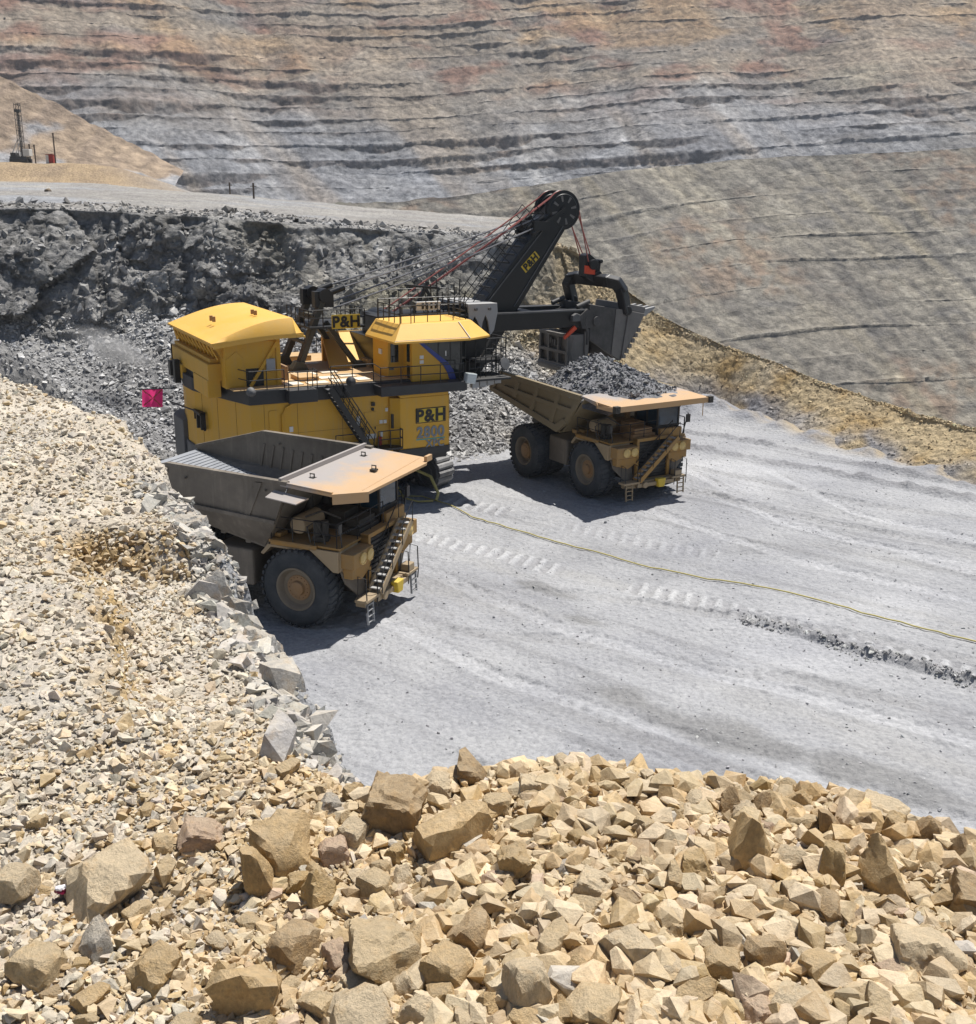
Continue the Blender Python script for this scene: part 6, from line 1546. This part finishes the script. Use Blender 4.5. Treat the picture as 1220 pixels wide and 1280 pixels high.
HAND = [
 (492,1014,90,88,'blocky','brown','big brown boulder standing highest left of centre on the berm'),
 (568,1044,114,80,'slab','tan','long tan boulder just right of the big brown boulder'),
 (362,1062,94,78,'blocky','tan','squarish tan boulder left of the big brown boulder'),
 (128,1104,108,84,'slab','pale','large pale flat topped boulder beside the maroon wrapper'),
 (48,1212,64,50,'blocky','buff','buff block at the lower left corner of the rubble'),
 (322,1094,64,88,'wedge','tan','upright pointed tan rock below the squarish tan boulder'),
 (472,1194,100,74,'blocky','buff','buff flat faced block low in the middle of the rubble'),
 (590,1170,60,58,'rounded','brown','round brown cobble right of the buff flat faced block'),
 (308,1240,98,88,'blocky','tan','broad tan boulder at the bottom left of centre'),
 (444,1270,92,56,'slab','pale','pale slab cut by the bottom edge, left of centre'),
 (522,1268,66,52,'wedge','pale','pale wedge rock at the bottom edge beside the pale slab'),
 (206,1092,46,52,'blocky','buff','small buff block between the pale flat boulder and the pointed rock'),
 (250,1048,56,44,'blocky','pinkish','pinkish block on the left slope of the berm'),
 (358,963,42,30,'slab','buff','lone buff slab on the chips below the pit edge'),
 (590,968,64,50,'blocky','brown','dark brown rock on the berm crest'),
 (703,950,62,40,'slab','ochre','ochre slab topping the berm crest, long and flat'),
 (772,957,66,44,'blocky','tan','peaked tan rock at the right end of the tall crest'),
 (936,1062,80,88,'wedge','tan','tall pointed tan rock with a shaded right face, middle right'),
 (1096,1092,78,86,'wedge','tan','tall pointed tan rock nearest the right side'),
 (1040,1086,58,60,'wedge','ochre','smaller ochre pointed rock left of the tall one near the right side'),
 (955,1193,54,56,'rounded','brown','round brown cobble in the lower right rubble'),
 (1200,1122,56,60,'blocky','brown','brown block cut by the right edge of the photo'),
 (660,1242,62,80,'blocky','pale','upright pale block at the bottom centre'),
 (690,1180,74,58,'blocky','buff','buff boulder right of the round brown cobble in the middle'),
 (792,1188,88,66,'slab','pale','pale wide boulder in the lower middle right'),
 (1022,1212,58,46,'blocky','tan','tan block below right of the round brown cobble on the right'),
 (1160,1202,88,62,'slab','pale','pale broad rock at the lower right'),
 (742,1258,96,60,'slab','buff','buff broad slab at the bottom right of centre'),
 (1000,1264,84,56,'slab','pale','pale flat rock at the bottom right'),
 (1100,1262,66,52,'blocky','buff','buff block at the bottom right beside the pale flat rock'),
 (642,1082,52,56,'blocky','tan','tan block below the right end of the long tan boulder'),
 (868,972,54,32,'slab','tan','low tan slab on the lower crest right of the peaked rock'),
 (912,1000,40,36,'wedge','brown','first dark faced stone in the upper row on the right'),
 (953,1004,42,36,'wedge','brown','second dark faced stone in the upper row on the right'),
 (1000,1003,44,38,'wedge','tan','third dark faced stone in the upper row on the right'),
 (1035,1030,38,40,'wedge','brown','first dark faced stone in the lower row on the right'),
 (1076,1032,42,38,'wedge','brown','second dark faced stone in the lower row on the right'),
 (1116,1036,46,38,'wedge','tan','third dark faced stone in the lower row on the right'),
 (1160,1040,46,38,'wedge','brown','fourth dark faced stone in the lower row on the right'),
 (1196,1064,40,44,'wedge','brown','fifth dark faced stone, at the right end of the lower row'),
 (560,1215,66,52,'blocky','tan','tan block between the buff flat faced block and the pale upright block'),
 (120,1180,60,50,'wedge','grey','grey streaked leaning slab left of the broad tan boulder'),
 (400,1120,62,58,'wedge','ochre','ochre rock leaning on the pointed tan rock'),
 (470,1110,48,44,'blocky','buff','buff stone below the big brown boulder'),
 (846,1100,44,40,'blocky','buff','buff stone left of the tall pointed rock in the middle right'),
 (190,1215,70,56,'slab','tan','tan slab left of the broad tan boulder'),
 (20,1110,52,46,'blocky','pale','pale block at the left edge of the photo'),
 (870,1250,70,56,'blocky','tan','tan boulder at the bottom right of the wide buff slab'),
 (740,1110,50,42,'blocky','pale','pale block in the middle of the rubble'),
 (620,1010,48,40,'blocky','buff','buff block on the crest right of the long tan boulder'),
 (660,985,50,36,'slab','pale','pale slab beneath the crest rocks'),
 (545,985,44,34,'slab','pale','pale slab at the crest above the long tan boulder'),
 (440,1045,42,40,'blocky','pale','pale stone between the squarish tan and big brown boulders'),
 (410,1010,40,34,'slab','grey','grey slab left of the big brown boulder'),
]
for i, (px_q, py_q, w, h, kd, tn, lb) in enumerate(HAND): put_rock(px_q, py_q, w, h, kd, tn, lb, var=i % 6)
anchors = [(placed[i][0], placed[i][1], nm) for i, nm in ((0,'the big brown boulder'),(1,'the long tan boulder'),(2,'the squarish tan boulder'),(3,'the pale flat topped boulder'),(4,'the lower left corner block'),(6,'the buff flat faced block'),(7,'the middle round brown cobble'),(8,'the broad tan boulder'),(16,'the peaked crest rock'),(17,'the middle right pointed rock'),(18,'the right side pointed rock'),(20,'the right round brown cobble'),(22,'the upright pale block'),(24,'the pale wide boulder'),(26,'the pale broad rock'),(28,'the bottom right flat rock'),(15,'the ochre crest slab'),(13,'the lone buff slab'))]
hw_n = len(placed)
cand = []
tries = 0
while len(cand) < 300-len(HAND)-8 and tries < 60000:
    tries += 1
    y = random.uniform(2.35, 5.3); x = random.uniform(-0.5*y, 0.5*y)
    if y > 4.4 and x < -0.8: continue
    if bench(np.array([x]), np.array([y]))[1][0] < 0.05: continue
    s = random.lognormvariate(-2.86, 0.25)
    if x < -1.0: s *= 0.68
    if any((x-a)**2+(y-b)**2 < (0.62*(s+c))**2 for a, b, c in placed): continue
    kd = random.choices(('blocky','slab','wedge','rounded'), (0.45,0.25,0.22,0.08))[0]; tn = random.choices(('pale','buff','tan','ochre','brown','grey','pinkish'), (0.24,0.28,0.25,0.09,0.07,0.02,0.05))[0]
    sz = s*random.uniform(0.55,0.95); z = bench_h(x,y) + sz*0.45
    cand.append((x,y,s,kd,tn,place_rock(x,y,z,s,sz,kd,tn,None)))
ORD = ('nearest','second nearest','third nearest','fourth nearest','fifth nearest','sixth nearest','seventh nearest','eighth nearest','ninth nearest','tenth nearest')
buckets = {}
for (x,y,s,kd,tn,o) in cand:
    u = x/y
    best = min(anchors, key=lambda a: ((a[0]-x)**2+(a[1]-y)**2)); dx = x/y - best[0]/best[1]; dyy = (y-best[1])/3.5
    side = ('right of' if dx > 0 else 'left of') if abs(dx) > abs(dyy) else ('above' if dyy > 0 else 'below')
    buckets.setdefault((tn, kd, side, best[2]), []).append(((best[0]-x)**2+(best[1]-y)**2, s, o))
for (tn, kd, side, an), L_ in buckets.items():
    L_.sort(key=lambda t: t[0])
    for i, (_, s, o) in enumerate(L_):
        lb = f'{tn} {kd} stone {side} {an}' + (f', {ORD[i]} of its kind' if len(L_) > 1 else '')
        o['label'] = lb
for o in [o for o in COL.objects if o.name.startswith('rock') and o.get('category') == 'rock']: o.name = 'rock'
# grey rock cropping out along the broken edge
GREY = [(238,664,46,40,'blocky','pale grey block at the top of the cut edge'),(262,700,56,48,'wedge','grey jagged rock at the upper part of the cut edge'),(286,728,52,46,'blocky','grey block midway down the cut edge'),
        (312,762,62,56,'blocky','large grey boulder at the cut edge by the near truck wheel'),(338,790,54,58,'blocky','grey squarish boulder on the lower cut edge'),(350,822,48,46,'wedge','grey pointed rock near the foot of the cut edge'),(360,846,32,34,'blocky','small grey block at the lowest end of the cut edge'),(322,806,46,44,'slab','grey slab lying inside the lower cut edge')]
for px_q, py_q, w, h, kd, lb in GREY:
    o = put_rock(px_q, py_q, w*1.2, h*1.15, kd, 'cutgrey', lb, sink=0.5); o['group'] = 'grey rocks along the broken edge'
# crumpled wrapper
V, F = rock_shape(3, 505, 0.12, (1,0.6,0.55), cuts=14); V = V + 0.10*np.stack([vnoise(V*5,1),vnoise(V*5,2),vnoise(V*5,3)],1)
WR = empty('wrapper', (0,0,0), 0.4, 'crumpled maroon and white wrapper lying among the rubble', 'wrapper')
q = None; zt = BENCH_Z+0.05
X_, Y_ = 77-610.0, 1099-640.0; c_, s_ = math.cos(R(0.75)), math.sin(R(0.75)); X_, Y_ = c_*X_+s_*Y_, -s_*X_+c_*Y_
cp, sp = math.cos(R(16.65)), math.sin(R(16.65)); d = Vector((X_/1310, cp-sp*Y_/1310, -sp-cp*Y_/1310)); q = Vector((0,0,CAM_H)) + d*((zt-CAM_H)/d.z)
WR.location = (q.x, q.y, bench_h(q.x,q.y)+0.06)
up = V[F].mean(1)[:,2] > 0.12
fast_mesh('foil', V*0.036, F[up], M['foil'], parent=WR); fast_mesh('printed_side', V*0.036, F[~up], M['wrapper'], parent=WR)

# ---------------------------------------------------------------- puff of dust where rock rolled down the bank
m = bpy.data.materials.new('dust_air'); m.use_nodes = True; nt = m.node_tree; nt.nodes.clear()
mo = nt.nodes.new('ShaderNodeOutputMaterial'); pv = nt.nodes.new('ShaderNodeVolumePrincipled'); tc = nt.nodes.new('ShaderNodeTexCoord')
pv.inputs['Color'].default_value = (0.95,0.94,0.93,1)
nz = N(nt, 'ShaderNodeTexNoise', Scale=2.2, Detail=4.0); nt.links.new(tc.outputs['Object'], nz.inputs['Vector'])
ln = nt.nodes.new('ShaderNodeVectorMath'); ln.operation = 'LENGTH'; nt.links.new(tc.outputs['Object'], ln.inputs[0])
fall = mathn(nt, 'MAXIMUM', mathn(nt, 'SUBTRACT', 1.0, ln.outputs['Value']), 0.0)
den = mathn(nt, 'MULTIPLY', mathn(nt, 'MULTIPLY', fall, ramp(nt, nz.outputs[0], [(0.35,(0,0,0)),(0.7,(1,1,1))])), 2.0)
nt.links.new(den, pv.inputs['Density']); nt.links.new(pv.outputs[0], mo.inputs['Volume'])
V, F = ICO[3]
q = pix(143, 436, 78.0)
o = fast_mesh('dust', V, F, m); o.location = q; o.scale = (3.6,1.5,1.3); o.rotation_euler = (0, R(24), 0); tag(o, 'small pale puff of dust over the scree', 'dust', kind='stuff')

# ---------------------------------------------------------------- thin air between the near and the far wall
m = bpy.data.materials.new('haze_air'); m.use_nodes = True; nt = m.node_tree; nt.nodes.clear()
mo = nt.nodes.new('ShaderNodeOutputMaterial'); pv = nt.nodes.new('ShaderNodeVolumePrincipled')
pv.inputs['Color'].default_value = (0.80,0.86,0.95,1); pv.inputs['Density'].default_value = 0.00014; pv.inputs['Anisotropy'].default_value = 0.2
nt.links.new(pv.outputs[0], mo.inputs['Volume'])
b = MB(); b.box((-900,-60,-190), (1000,1150,420)); o = b.build('haze', m, None); tag(o, 'thin bluish air in front of the far wall', 'haze', kind='stuff')
